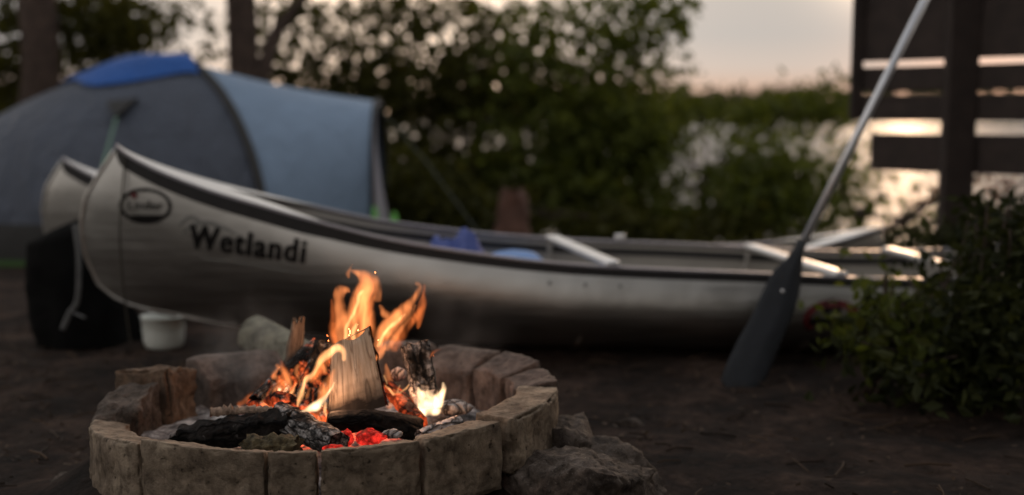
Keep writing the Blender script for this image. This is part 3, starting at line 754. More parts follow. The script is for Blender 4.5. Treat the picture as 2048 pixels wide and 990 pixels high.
add_log('ashy_stick', 'white ash-crusted stick pointing over the front right rim', 'log', at(838, 872, 2.80), at(918, 846, 2.88), 0.014, 0.018, 'ashlog', 11, LG, bumpy=0.25)
add_log('birch_log', 'pale lichen-grey log resting on the rear rim left of the forked stub', 'log', at(508, 668, 3.75), at(640, 735, 3.52), 0.058, 0.052, 'lichen_log', 12, None, n=26, bumpy=0.06)
def lump(name, label, cat, c_, r, mat, seed, group):
    bm = bmesh.new(); bmesh.ops.create_icosphere(bm, subdivisions=3, radius=1)
    V, G = [], []
    for v in bm.verts:
        p = v.co * (1 + 0.32 * fbm(v.co + Vector((seed * 3, seed, 1)), 1.3, 3)); p = Vector((p.x * r[0], p.y * r[1], p.z * r[2]))
        V.append(Vector(c_) + p); G.append(p)
    F = [tuple(v.index for v in f.verts) for f in bm.faces]; bm.free()
    return setp(mobj(name, V, F, M[mat], None, True, G), label, cat, group)
EG = 'glowing embers'
lump('ember', 'small bright red ember left of the pair under the charcoal log', 'ember', at(690, 876, 2.80), (0.020, 0.016, 0.020), 'ember', 1, EG)
lump('ember', 'largest bright red ember under the short charcoal log', 'ember', at(742, 874, 2.79), (0.036, 0.020, 0.018), 'ember', 2, EG)
lump('ember', 'thin red ember touching the front rim beside the blackened log end', 'ember', at(668, 898, 2.70), (0.022, 0.012, 0.010), 'ember', 3, EG)
lump('ember', 'broad orange ember heaped behind the blackened front log', 'ember', at(600, 812, 2.97), (0.040, 0.02, 0.016), 'ember_orange', 11, EG)
lump('ember', 'orange ember under the small flames at the far left of the pile', 'ember', at(520, 808, 3.02), (0.034, 0.018, 0.014), 'ember_orange', 12, EG)
lump('ember', 'orange ember glowing at the foot of the small white flame', 'ember', at(820, 832, 2.97), (0.028, 0.025, 0.02), 'ember_orange', 4, EG)
lump('ember', 'orange ember in the hollow left of the split log', 'ember', at(640, 832, 2.93), (0.03, 0.025, 0.022), 'ember_orange', 5, EG)
lump('ember', 'dull orange ember at the far left of the burning logs', 'ember', at(562, 800, 2.98), (0.035, 0.02, 0.018), 'ember_orange', 6, EG)
AG = 'ash lumps'
lump('ash_lump', 'grey and black ash lump behind the orange-hot log', 'ash', at(797, 748, 3.12), (0.018, 0.016, 0.016), 'ashlog', 7, AG)
lump('ash_lump', 'broad white ash lump beside the small white flame', 'ash', at(908, 815, 3.05), (0.045, 0.035, 0.018), 'ashlog', 8, AG)
lump('ash_lump', 'pale ash flake between the red embers and the rim', 'ash', at(785, 868, 2.80), (0.022, 0.012, 0.010), 'ashlog', 9, AG)
lump('ash_lump', 'white ash lump at the foot of the tipped brick', 'ash', at(360, 872, 2.98), (0.022, 0.018, 0.012), 'ashlog', 10, AG)

# ------------------------------------------------------------------ flames
def flame(name, mat, strokes, Y0, seed, parent, step=2.0, fat=1.0, lean=0.0):
    """a tongue of burning gas: a closed lens-shaped body round the strokes [(u, v, half width), ...]"""
    pts = []
    for st in strokes:
        sp = smoothpts(st, 8); pts.append(np.array(sp))
    allp = np.concatenate(pts); wmax = allp[:, 2].max()
    u0, u1 = allp[:, 0].min() - wmax - 2, allp[:, 0].max() + wmax + 2
    v0, v1 = allp[:, 1].min() - wmax - 2, allp[:, 1].max() + wmax + 2
    U = np.arange(u0, u1, step); Vv = np.arange(v0, v1, step)
    gu, gv = np.meshgrid(U, Vv)
    # wobble of the edge
    wob = np.array([[noise.noise(Vector((a / 26, b / 40, seed))) for a in U] for b in Vv])
    wob2 = np.array([[noise.noise(Vector((a / 26, b / 40, seed + 9))) for a in U] for b in Vv])
    wob3 = np.array([[noise.noise(Vector((a / 11, b / 18, seed + 21))) for a in U] for b in Vv])
    du, dv = gu + wob * 6 + wob3 * 2.2, gv + wob2 * 6
    T = np.zeros_like(gu)
    for sp in pts:
        for a, b in zip(sp[:-1], sp[1:]):
            ab = b[:2] - a[:2]; L2 = max((ab ** 2).sum(), 1e-9)
            tt = np.clip(((du - a[0]) * ab[0] + (dv - a[1]) * ab[1]) / L2, 0, 1)
            d2 = (du - a[0] - tt * ab[0]) ** 2 + (dv - a[1] - tt * ab[1]) ** 2
            w_ = np.maximum(a[2] + (b[2] - a[2]) * tt, 0.6)
            k = np.clip(1 - d2 / w_ ** 2, 0, 1)
            T = np.maximum(T, w_ ** 0.75 * 2.35 * k ** 1.5)
    # folds: thin veils between brighter rising sheets
    fold = np.array([[1 - abs(noise.noise(Vector((a / 21 + 0.9 * noise.noise(Vector((a / 40, b / 34, seed + 2))), b / 70, seed * 1.7)))) for a in U] for b in Vv])
    T = T * (0.55 + 0.75 * np.clip(fold, 0, 1) ** 3)
    keep = T > 0.02
    idx = -np.ones(T.shape, int); V = []; F = []
    # vertices used by any cell with a kept corner
    cell = keep[:-1, :-1] | keep[1:, :-1] | keep[:-1, 1:] | keep[1:, 1:]
    use = np.zeros_like(keep); use[:-1, :-1] |= cell; use[1:, :-1] |= cell; use[:-1, 1:] |= cell; use[1:, 1:] |= cell
    ii = np.argwhere(use)
    for n_, (j, i) in enumerate(ii): idx[j, i] = n_
    nV = len(ii); Fr, Bk = [], []
    for (j, i) in ii:
        u, v = gu[j, i], gv[j, i]
        Yc = Y0 + lean * (v1 - v) / 300 + 0.025 * noise.noise(Vector((u / 60, v / 70, seed + 4)))
        h = max(T[j, i], 0.01) * Y0 / FPX * 0.5 * fat
        Fr.append(at(u, v, Yc - h)); Bk.append(at(u, v, Yc + h))
    V = Fr + Bk
    cnt = {}
    for j, i in np.argwhere(cell):
        q = (idx[j, i], idx[j, i + 1], idx[j + 1, i + 1], idx[j + 1, i])
        F.append(q[::-1]); F.append(tuple(x + nV for x in q))
        for a, b in zip(q, q[1:] + q[:1]):
            cnt[(a, b)] = cnt.get((a, b), 0) + 1
    for (a, b) in list(cnt):
        if (b, a) not in cnt: F.append((a, b, b + nV, a + nV))
    return mobj(name, V, F, mat, parent, True)

F_OR = mat_flame('flame_orange', (1.0, 0.29, 0.085), 46, 1.0, 0.4)
F_DIM = mat_flame('flame_dim_orange', (1.0, 0.22, 0.05), 28)
F_HOT = mat_flame('flame_yellow_white', (1.0, 0.46, 0.17), 100, 1.2, 0.5)
F_WHITE = mat_flame('flame_white', (1.0, 0.66, 0.36), 120, 1.0, 0.7)
fire = thing('campfire_flames', 'orange flames leaping from the logs inside the ring of stones', 'fire', (CX, CY - 0.1, 0.2))
def fl(mat, Y0, seed, *strokes, **kw): return flame('flame_tongue', mat, strokes, Y0, seed, fire, **kw)
fl(F_OR, 3.04, 1, [(700, 715, 20), (690, 668, 22), (684, 634, 17), (677, 600, 11), (678, 582, 12), (690, 576, 7), (697, 580, 3)],
   [(722, 700, 20), (731, 652, 24), (724, 618, 24), (728, 592, 27), (738, 568, 24), (726, 551, 14), (712, 545, 6), (706, 541, 2)],
   [(700, 660, 15), (712, 622, 20), (716, 600, 18)], [(752, 596, 10), (757, 584, 6), (752, 566, 8)])
fl(F_OR, 3.03, 2, [(697, 553, 4.5), (696, 545, 6), (701, 536, 3), (704, 530, 1)])
fl(F_DIM, 3.06, 31, [(676, 700, 10), (668, 664, 12), (668, 626, 9), (664, 600, 4)], [(742, 690, 12), (744, 650, 10), (738, 610, 8), (752, 580, 4), (748, 556, 2)])
fl(F_DIM, 3.10, 41, [(790, 690, 14), (808, 660, 12), (834, 630, 9), (846, 596, 5), (850, 572, 2)])
fl(F_DIM, 3.04, 131, [(545, 800, 12), (566, 770, 14), (572, 742, 8), (562, 722, 3)], [(600, 800, 12), (622, 776, 12), (634, 742, 8), (640, 720, 3)], [(510, 806, 8), (530, 792, 6)])
fl(F_OR, 3.0, 132, [(520, 812, 6), (528, 800, 5), (532, 786, 2)])
fl(F_OR, 3.0, 133, [(575, 806, 7), (582, 790, 5), (580, 776, 2)])
fl(F_OR, 3.0, 134, [(606, 806, 8), (612, 790, 5), (618, 778, 2)])
fl(F_HOT, 3.02, 3, [(690, 690, 4), (692, 668, 5), (700, 640, 4), (714, 612, 5), (717, 590, 5), (724, 580, 4)], [(708, 686, 7), (709, 664, 6), (713, 650, 2)])
fl(F_OR, 3.08, 4, [(748, 712, 12), (764, 676, 17), (785, 646, 19), (806, 628, 16), (820, 606, 12), (832, 590, 8), (838, 575, 6), (834, 568, 6)],
   [(781, 636, 6), (768, 624, 8), (761, 612, 4)], [(775, 700, 6), (790, 672, 8), (815, 640, 5), (832, 610, 3)])
fl(F_DIM, 3.10, 5, [(834, 656, 3), (841, 628, 9), (847, 600, 6), (850, 570, 3)])
fl(F_HOT, 3.06, 6, [(758, 690, 4), (772, 662, 5), (795, 640, 5), (808, 630, 3)])
fl(F_OR, 3.0, 7, [(752, 718, 6), (765, 703, 7), (773, 690, 3)])
fl(F_HOT, 2.90, 8, [(597, 812, 4), (600, 790, 8), (610, 768, 7), (626, 742, 7), (643, 720, 9), (660, 702, 10), (676, 697, 10), (687, 704, 9), (689, 716, 7)], step=1.6)
fl(F_DIM, 2.89, 81, [(623, 760, 7), (640, 735, 12), (660, 715, 10)])
fl(F_WHITE, 2.88, 9, [(602, 822, 4), (615, 821, 8), (632, 812, 11), (647, 797, 8), (658, 782, 4), (668, 764, 2)], step=1.6)
fl(F_OR, 2.92, 10, [(640, 800, 9), (655, 775, 14), (662, 750, 9), (668, 735, 3)])
fl(F_DIM, 2.86, 11, [(600, 830, 7), (630, 836, 13), (655, 848, 10), (664, 855, 5)], [(640, 846, 6), (636, 826, 6), (644, 812, 3)])
fl(F_OR, 3.08, 12, [(582, 780, 6), (576, 756, 9), (562, 740, 7), (551, 732, 4)])
fl(F_OR, 3.0, 13, [(532, 812, 10), (556, 804, 16), (578, 802, 12), (590, 790, 5)])
fl(F_DIM, 3.15, 14, [(480, 806, 7), (500, 796, 9), (518, 782, 8), (533, 768, 5)])
fl(F_HOT, 3.15, 141, [(505, 792, 2), (522, 778, 4), (532, 769, 3)])
fl(F_OR, 3.10, 15, [(600, 765, 5), (590, 745, 7), (598, 730, 3)])
fl(F_OR, 3.04, 16, [(770, 790, 9), (778, 770, 10), (775, 745, 8), (770, 728, 3)], [(790, 800, 9), (800, 785, 9)])
fl(F_HOT, 3.0, 17, [(768, 770, 2.5), (784, 784, 4), (796, 788, 4), (808, 780, 2.5), (818, 770, 1.5)], [(790, 802, 2), (796, 788, 4), (802, 770, 2)], [(768, 750, 3), (772, 766, 2)], step=1.4)
fl(F_OR, 3.05, 18, [(818, 764, 4), (820, 745, 5), (826, 728, 3)])
fl(F_OR, 3.06, 22, [(556, 770, 7), (548, 752, 6), (556, 736, 3)])
fl(F_HOT, 3.02, 23, [(560, 800, 3), (576, 792, 5), (590, 780, 3), (596, 766, 1.5)])
fl(F_OR, 3.03, 24, [(648, 742, 8), (640, 722, 7), (650, 704, 4), (662, 694, 2)])
fl(F_DIM, 3.12, 25, [(672, 690, 9), (662, 668, 7), (668, 646, 4)])
fl(F_HOT, 2.90, 26, [(652, 832, 3), (646, 818, 4), (650, 804, 2)])
fl(F_OR, 2.99, 27, [(780, 812, 8), (790, 796, 7), (786, 780, 3)])
fl(F_DIM, 3.02, 19, [(858, 716, 1.5), (868, 708, 4), (884, 703, 2)])
fl(F_WHITE, 2.93, 20, [(842, 842, 2), (841, 822, 9), (846, 800, 13), (840, 785, 6), (838, 776, 2)], [(846, 812, 14), (862, 806, 18), (876, 800, 14), (884, 782, 6), (886, 766, 2)],
   [(862, 800, 14), (858, 790, 8)], [(850, 822, 14), (870, 818, 12)], step=1.6)
fl(F_DIM, 2.98, 21, [(806, 846, 8), (818, 826, 11), (824, 800, 7), (822, 786, 3)])

# thin smoke drifting off the logs
def smoke(label, c_, r, dens, seed):
    bm = bmesh.new(); bmesh.ops.create_icosphere(bm, subdivisions=4, radius=1)
    V = []
    for v in bm.verts:
        p = v.co * (1 + 0.25 * fbm(v.co + Vector((seed, 0, 0)), 1.2, 2)); V.append(Vector(c_) + Vector((p.x * r[0] + 0.15 * p.z * r[0], p.y * r[1], p.z * r[2])))
    F = [tuple(v.index for v in f.verts) for f in bm.faces]; bm.free()
    m, t = nt('smoke_wisps'); w = N(t)
    tcn = w.n('ShaderNodeTexCoord'); gen = tcn.outputs['Generated']
    d = w.n('ShaderNodeVectorMath', operation='DISTANCE'); w.l(gen, d.inputs[0]); d.inputs[1].default_value = (0.5, 0.5, 0.45)
    fo = w.n('ShaderNodeMapRange'); fo.interpolation_type = 'SMOOTHSTEP'; fo.inputs[1].default_value = 0.12; fo.inputs[2].default_value = 0.48; fo.inputs[3].default_value = 1; fo.inputs[4].default_value = 0; w.l(d.outputs['Value'], fo.inputs[0])
    n = noise_n(w, coords(w, 'Object', (9, 9, 6)), 1.0, 4, 0.55, 1.2)
    k = ramp(w, n, [(0.40, (0, 0, 0)), (0.70, (1, 1, 1))]).outputs[0]
    v = w.n('ShaderNodeVolumePrincipled'); v.inputs['Color'].default_value = (0.85, 0.83, 0.82, 1); v.inputs['Anisotropy'].default_value = 0.2
    w.l(mth(w, 'MULTIPLY', mth(w, 'MULTIPLY', fo.outputs[0], k), dens), v.inputs['Density'])
    o = w.n('ShaderNodeOutputMaterial'); w.l(v.outputs[0], o.inputs['Volume'])
    setp(mobj('smoke', V, F, m, None, True, origin=c_), label, 'smoke', kind='stuff')
smoke('thin grey smoke hanging over the left rear of the fire ring', at(500, 690, 3.42), (0.20, 0.14, 0.20), 1.6, 1)
smoke('faint smoke drifting up right of the flames', at(930, 640, 3.35), (0.16, 0.10, 0.17), 0.8, 5)

# ------------------------------------------------------------------ canoes
class Canoe:
    def __init__(s, ox, oy, yaw, L, stem, zk, zs, hb, dz=0.0, pitch=0.0, roll=0.065):
        s.roll = roll
        s.o = (ox, oy); s.d = Vector((math.cos(yaw), math.sin(yaw), 0)); s.n = Vector((math.sin(yaw), -math.cos(yaw), 0))  # n points to the viewer's side
        s.L = L; s.stem, s.zk_, s.zs_, s.hb_ = stem, zk, zs, hb; s.dz, s.pitch = dz, pitch
    def zk(s, l): return interp(l, *s.zk_)
    def zs(s, l): return interp(l, *s.zs_)
    def hb(s, l): return interp(l, *s.hb_)
    def st(s, z): return interp(z, *s.stem)
    def fade(s, l): return max(0, 1 - l / 0.9) ** 2
    def loc(s, l, t, side, off=0.0):
        k, top = s.zk(l), s.zs(l); z = k + (top - k) * t
        e = min(l, s.L - l)
        rl = min(1, e / 1.6)
        exp_ = 1.7 + 1.3 * rl                       # V sections at the ends, rounder amidships
        w_ = (1 - (1 - t) ** exp_) ** (1 / (1.15 + 0.75 * rl))
        tum = 1 - (0.21 - 0.05 * rl) * max(0, (t - 0.40) / 0.60) ** 1.6
        y = s.hb(l) * w_ * tum + off
        ss = l + s.st(z) * s.fade(l) - s.st_end(z) * max(0, 1 - (s.L - l) / 0.9) ** 2
        if side < 0: z += s.roll * s.hb(l) * t
        return ss, y * side, z
    def st_end(s, z): return s.st(max(0.17, z * 1.0))
    def P(s, l, t, side, off=0.0):
        a, y, z = s.loc(l, t, side, off)
        return Vector((s.o[0], s.o[1], 0)) + s.d * a + s.n * y + Vector((0, 0, z + s.dz + s.pitch * a))
    def find(s, a, z):
        """length and height parameters of the point at distance a from the bow and height z (before pitch)"""
        l = max(a, 0.0)
        for _ in range(30): l = max(0, a - s.st(z) * s.fade(l))
        return l, (z - s.zk(l)) / (s.zs(l) - s.zk(l))
def make_canoe(C, root, inner=True, strip_end=9.0, deck=(0.02, 0.90), thwarts=(), ribs=(), stern_deck=True):
    ls = list(np.linspace(0, 1, 34) ** 1.5 * 1.2) + list(np.linspace(1.2, C.L - 1.2, 46)[1:-1]) + list(C.L - np.linspace(1, 0, 34) ** 1.5 * 1.2)
    ts = list(np.linspace(0, 1, 25) ** 1.3)
    mb = MB()
    def shell(off, m_, flip):
        for side in (1, -1):
            V = [C.P(l, t_, side, off if l > 0.05 and l < C.L - 0.05 else min(off, 0) * 0) for l in ls for t_ in ts]
            W = len(ts); F = []
            for j in range(len(ls) - 1):
                for i in range(W - 1):
                    q = (j * W + i, (j + 1) * W + i, (j + 1) * W + i + 1, j * W + i + 1)
                    F.append(q if (side > 0) != flip else q[::-1])
            mb.add(V, F, m=m_)
    shell(0.0, 0, False)
    if inner: shell(-0.009, 1, True)
    mb.build('hull', [M['hull'], M['hull_in']], root)
    # gunwales: black rubbing strip and pale rail on top
    for side in (1, -1):
        V, F = [], []
        prof = [(0.012, 0.008), (0.012, -0.044), (0.0, -0.046), (0.0, 0.004), (-0.016, 0.004), (-0.016, 0.008)]
        cap = [(0.013, 0.009), (0.013, 0.017), (-0.018, 0.017), (-0.018, 0.009)]
        def sweep(prof):
            V, F = [], []
            n = len(prof)
            for l in ls:
                top = C.P(l, 1, side); dn = C.P(l, 0.93, side)
                for (o_, h) in prof:
                    if l > strip_end and h < 0: h *= max(0.12, 1 - (l - strip_end) / 0.5)
                    V.append(top + C.n * side * o_ + Vector((0, 0, h)))
            for j in range(len(ls) - 1):
                for k in range(n):
                    q = (j * n + k, j * n + (k + 1) % n, (j + 1) * n + (k + 1) % n, (j + 1) * n + k)
                    F.append(q)
            F.append(tuple(range(n))); F.append(tuple((len(ls) - 1) * n + k for k in range(n))[::-1])
            return V, F
        V, F = sweep(prof); gw = mobj('gunwale', V, F, M['blacktrim'], root, False)
        V, F = sweep(cap); mobj('rail_cap', V, F, M['rail'], gw, False)
    # stem band
    V, F = tube([C.P(0, t_, 1) + C.d * -0.003 for t_ in np.linspace(0.0, 1, 26)], 0.007, 8); mobj('stem_band', V, F, M['hull'], root)
    # decks
    for (a, b, rev) in ([(deck[0], deck[1], False)] + ([(C.L - deck[1] * 0.62, C.L - deck[0], True)] if stern_deck else [])):
        V, F = [], []
        nl, nw = 20, 6
        for i in range(nl + 1):
            for k in range(nw + 1):
                cut = 0.36 * (1 - abs(2 * k / nw - 1)) if nl else 0          # notched inner edge
                l = a + (b - cut - a) * i / nl if not rev else b - (b - a - cut) * (nl - i) / nl
                p, q = C.P(l, 1, 1), C.P(l, 1, -1)
                x = p.lerp(q, k / nw); x.z += 0.019 + 0.006 * math.sin(PI * k / nw) * min(1, (p - q).length / 0.2)
                V.append(x)
        W = nw + 1
        F = [(j * W + i, (j + 1) * W + i, (j + 1) * W + i + 1, j * W + i + 1) for j in range(nl) for i in range(nw)]
        mobj('deck_plate', V, F, M['alu'], root)
    for (l, sk, wd) in thwarts:
        p, q = C.P(l, 1, 1) + C.d * sk / 2, C.P(l, 1, -1) - C.d * sk / 2
        V, F = roundbox(wd / 2, (p - q).length / 2 + 0.005, 0.012, 0.006, (4, 10, 2))
        d = (q - p).normalized(); x = Vector((d.y, -d.x, 0)).normalized(); mid = (p + q) / 2 + Vector((0, 0, 0.020))
        mobj('thwart', [mid + x * a.x + d * a.y + Vector((0, 0, a.z)) for a in V], F, M['alu'], root)
    for l in ribs:
        for side in (1, -1):
            V, F = tube([C.P(l, t_, side, -0.016) for t_ in np.linspace(0.05, 0.97, 14)], 0.011, 6); mobj('rib', V, F, M['hull_in'], root)
M['rail'] = mat_plain('satin_rail', (0.42, 0.41, 0.46), 0.42, 0.5, 0.1, 14)
STEM = ([0.16, 0.19, 0.226, 0.29, 0.405, 0.5175, 0.62, 0.71, 0.81], [0.36, 0.24, 0.13, 0.057, 0.01, 0.0, 0.02, 0.072, 0.14])
C1 = Canoe(-1.62, 4.80, math.radians(8), 4.75, STEM,
           ([0, 0.1, 0.3, 0.6, 1.0, 1.6, 2.5, 3.6, 4.3, 4.75], [0.165, 0.155, 0.14, 0.11, 0.075, 0.03, -0.01, -0.04, 0.0, 0.08]),
           (list(np.linspace(0, 4.75, 60)), [0] * 60),
           ([0, 0.03, 0.1, 0.25, 0.43, 0.65, 0.9, 1.3, 1.8, 2.3, 3.0, 3.5, 3.9, 4.3, 4.55, 4.7, 4.75], [0, 0.016, 0.045, 0.105, 0.17, 0.235, 0.30, 0.385, 0.445, 0.47, 0.46, 0.42, 0.34, 0.21, 0.10, 0.03, 0.0]))
_sx = [0, 0.10, 0.43, 0.67, 0.9, 1.22, 1.78, 2.5, 3.15, 3.7, 4.2, 4.75]; _sz = [0.805, 0.765, 0.655, 0.585, 0.522, 0.448, 0.372, 0.328, 0.292, 0.31, 0.40, 0.60]
_sp = smoothpts(list(zip(_sx, _sz)), 8); C1.zs_ = ([p[0] for p in _sp], [p[1] for p in _sp])
can1 = thing('canoe', 'silver aluminium canoe with black gunwale and dark lettering on its side, nearest the fire', 'canoe', (0, 5.0, 0))
make_canoe(C1, can1, thwarts=[(1.91, 0.10, 0.058), (2.79, 0.10, 0.055), (3.40, 0.08, 0.05)], ribs=[1.85, 2.73])
# lettering wrapped onto the hull
def wrap(verts2d, faces, a0, z0, slope, name, mat, off=0.0025):
    """flat mesh in metres (x along the hull, y up) laid on the near side of the canoe"""
    out = []
    for q in verts2d:
        x, y = q[0], q[1]; lift = q[2] if len(q) > 2 else 0.0
        a = a0 + x * math.cos(slope) - y * math.sin(slope); z = z0 + x * math.sin(slope) + y * math.cos(slope)
        l, t_ = C1.find(a, z); out.append(C1.P(l, min(t_, 0.995), 1, off + lift))
    return mobj(name, out, faces, mat, can1, False)
def text_mesh(body, size, bold, space=1.0):
    cu = bpy.data.curves.new('lettering', 'FONT'); cu.body = body; cu.size = size; cu.offset = bold; cu.space_character = space; cu.resolution_u = 5
    to = bpy.data.objects.new('lettering_source', cu); COL.objects.link(to)
    dg = bpy.context.evaluated_depsgraph_get(); dg.update()
    me = bpy.data.meshes.new_from_object(to.evaluated_get(dg)); bpy.data.objects.remove(to)
    bm = bmesh.new(); bm.from_mesh(me); bmesh.ops.triangulate(bm, faces=bm.faces[:])
    for _ in range(2):
        es = [e for e in bm.edges if e.calc_length() > 0.018]
        if es: bmesh.ops.subdivide_edges(bm, edges=es, cuts=1); bmesh.ops.triangulate(bm, faces=bm.faces[:])
    bm.verts.index_update()
    v = [(p.co.x, p.co.y) for p in bm.verts]; f = [tuple(x.index for x in q.verts) for q in bm.faces]; bm.free()
    return v, f
v, f = text_mesh("Wetlandi", 0.122, 0.0012, 1.16)
wmax = max(p[0] for p in v); v = [(x * 0.425 / wmax, y) for x, y in v]
V0, F0 = [], []
for i, (dx, dy) in enumerate([(0, 0)] + [(0.0042 * math.cos(k * PI / 4), 0.0019 * math.sin(k * PI / 4)) for k in range(8)]):
    F0 += [tuple(q + len(V0) for q in t_) for t_ in f]; V0 += [(x + dx, y + dy, i * 0.00015) for x, y in v]
wrap(V0, F0, 0.408, 0.444, math.radians(-7.2), 'lettering', M['decal_black'])
def ring2d(rx, ry, tk, n=48, a0=0, a1=2 * PI):
    V = []
    for i in range(n + 1):
        a = a0 + (a1 - a0) * i / n
        V += [(rx * math.cos(a), ry * math.sin(a)), ((rx - tk) * math.cos(a), (ry - tk) * math.sin(a))]
    return V, [(2 * i, 2 * i + 2, 2 * i + 3, 2 * i + 1) for i in range(n)]
def strip2d(pts, w0, k=6):
    sp = smoothpts(pts, k); V = []
    for i, p in enumerate(sp):
        d = sp[min(i + 1, len(sp) - 1)][:2] - sp[max(i - 1, 0)][:2]; n_ = np.array([-d[1], d[0]]) / (np.linalg.norm(d) + 1e-9)
        h = w0 * p[2]; V += [tuple(p[:2] + n_ * h), tuple(p[:2] - n_ * h)]
    return V, [(2 * i, 2 * i + 1, 2 * i + 3, 2 * i + 2) for i in range(len(sp) - 1)]
EA, EZ = 0.247, 0.594
ev, ef = ring2d(0.100, 0.067, 0.013); wrap(ev, ef, EA, EZ, 0, 'emblem_ring', M['decal_black'])
v, f = strip2d([(-0.075, -0.040, 0.1), (-0.04, -0.046, 1), (0.0, -0.048, 1.3), (0.04, -0.044, 1), (0.075, -0.036, 0.1)], 0.011); wrap(v, f, EA, EZ, 0, 'emblem_wave', M['decal_black'], 0.0035)
v, f = text_mesh('Linder', 0.050, 0.0004); wm = max(p[0] for p in v); v = [(x * 0.135 / wm - 0.068, y - 0.014) for x, y in v]; wrap(v, f, EA, EZ, 0, 'emblem_lettering', M['decal_black'], 0.003)
a_ = np.linspace(0, 2 * PI, 15)[:-1]; wrap([(-0.042 + 0.012 * math.cos(x), 0.038 + 0.012 * math.sin(x)) for x in a_], [tuple(range(14))], EA, EZ, 0, 'emblem_dot', M['decal_red'], 0.004)
# pale bird-like swoosh and reeds round the lettering
for pts in ([(0.375, 0.520, 0.3), (0.395, 0.545, 1), (0.425, 0.553, 1), (0.455, 0.535, 0.9), (0.475, 0.520, 0.3)],
            [(0.385, 0.495, 0.4), (0.42, 0.522, 1.0), (0.47, 0.535, 1.1), (0.53, 0.520, 1.0), (0.59, 0.490, 0.3)]):
    v, f = strip2d(pts, 0.0075); wrap(v, f, 0, 0, 0, 'swoosh', M['decal_grey'])
for pts in ([(0.44, 0.408, 0.2), (0.50, 0.396, 1), (0.56, 0.394, 1), (0.63, 0.386, 0.2)], [(0.58, 0.384, 0.2), (0.68, 0.376, 1), (0.76, 0.362, 1), (0.86, 0.348, 0.2)], [(0.66, 0.398, 0.2), (0.74, 0.388, 0.6), (0.82, 0.372, 0.2)]):
    v, f = strip2d(pts, 0.006); wrap(v, f, 0, 0, 0, 'reed_line', M['decal_grey'])
# round red emblem near the right end
ev, ef = ring2d(0.115, 0.070, 0.028, a0=0.3, a1=1.25 * PI); wrap(ev, ef, 2.79, 0.170, 0, 'red_emblem', M['decal_red'])
ev, ef = ring2d(0.115, 0.070, 0.028, a0=-0.9, a1=0.25); wrap(ev, ef, 2.79, 0.170, 0, 'red_emblem', M['decal_red'])
v, f = strip2d([(-0.03, 0.02, 0.5), (0, 0.05, 1.2), (0.03, 0.02, 0.5)], 0.02); wrap(v, f, 2.79, 0.170, 0, 'emblem_figure', M['decal_black'])
v, f = strip2d([(-0.09, -0.01, 1), (0.09, -0.012, 1)], 0.012); wrap(v, f, 2.79, 0.170, 0, 'emblem_band', M['decal_black'], 0.0035)
for a, z in ((1.72, 0.318), (1.85, 0.311), (1.98, 0.304)):
    wrap([(0.007 * math.cos(x), 0.007 * math.sin(x)) for x in a_], [tuple(range(14))], a, z, 0, 'rivet', M['decal_grey'], 0.003)
# painter rope hanging from the bow, clamp on the far rail
tp = C1.P(0.04, 1, 1)
v, f = tube(smoothpts([tp + Vector((0.02, -0.015, 0.0)), tp + Vector((0.02, -0.06, -0.15)), at(240, 470, 4.70), at(250, 600, 4.72), at(262, 690, 4.75)], 6), 0.004, 6); mobj('rope', v, f, M['rope'], can1)
p = C1.P(2.02 + 0.14, 1, -1); V, F = roundbox(0.022, 0.016, 0.014, 0.004, (3, 3, 3)); mobj('clamp', [p + Vector((0, 0, 0.03)) + q for q in V], F, M['alu'], can1)

# second canoe behind
C2 = Canoe(-2.16, 5.88, math.radians(7.0), 4.05, ([z - 0.02 for z in STEM[0]], STEM[1]),
           ([0, 0.1, 0.3, 0.6, 1.0, 1.6, 2.5, 3.3, 3.8, 4.05], [0.15, 0.14, 0.12, 0.09, 0.055, 0.01, -0.02, 0.0, 0.05, 0.12]),
           (_sx, _sz),
           ([0, 0.03, 0.1, 0.25, 0.43, 0.65, 0.9, 1.3, 1.8, 2.3, 2.8, 3.2, 3.6, 3.85, 4.0, 4.05], [0, 0.016, 0.045, 0.105, 0.17, 0.235, 0.30, 0.36, 0.40, 0.40, 0.37, 0.31, 0.20, 0.10, 0.03, 0.0]))
_s2 = smoothpts([(0, 0.725), (0.1, 0.69), (0.43, 0.585), (0.9, 0.46), (1.3, 0.36), (1.8, 0.31), (2.4, 0.32), (3.0, 0.375), (3.5, 0.43), (4.05, 0.56)], 8)
C2.zs_ = ([p[0] for p in _s2], [p[1] for p in _s2]); C2.pitch = -0.05
can2 = thing('canoe', 'second aluminium canoe lying behind the lettered one, only its two ends showing', 'canoe', (-0.2, 6.1, -0.1))
make_canoe(C2, can2, thwarts=[(1.7, 0, 0.05)], strip_end=2.6)

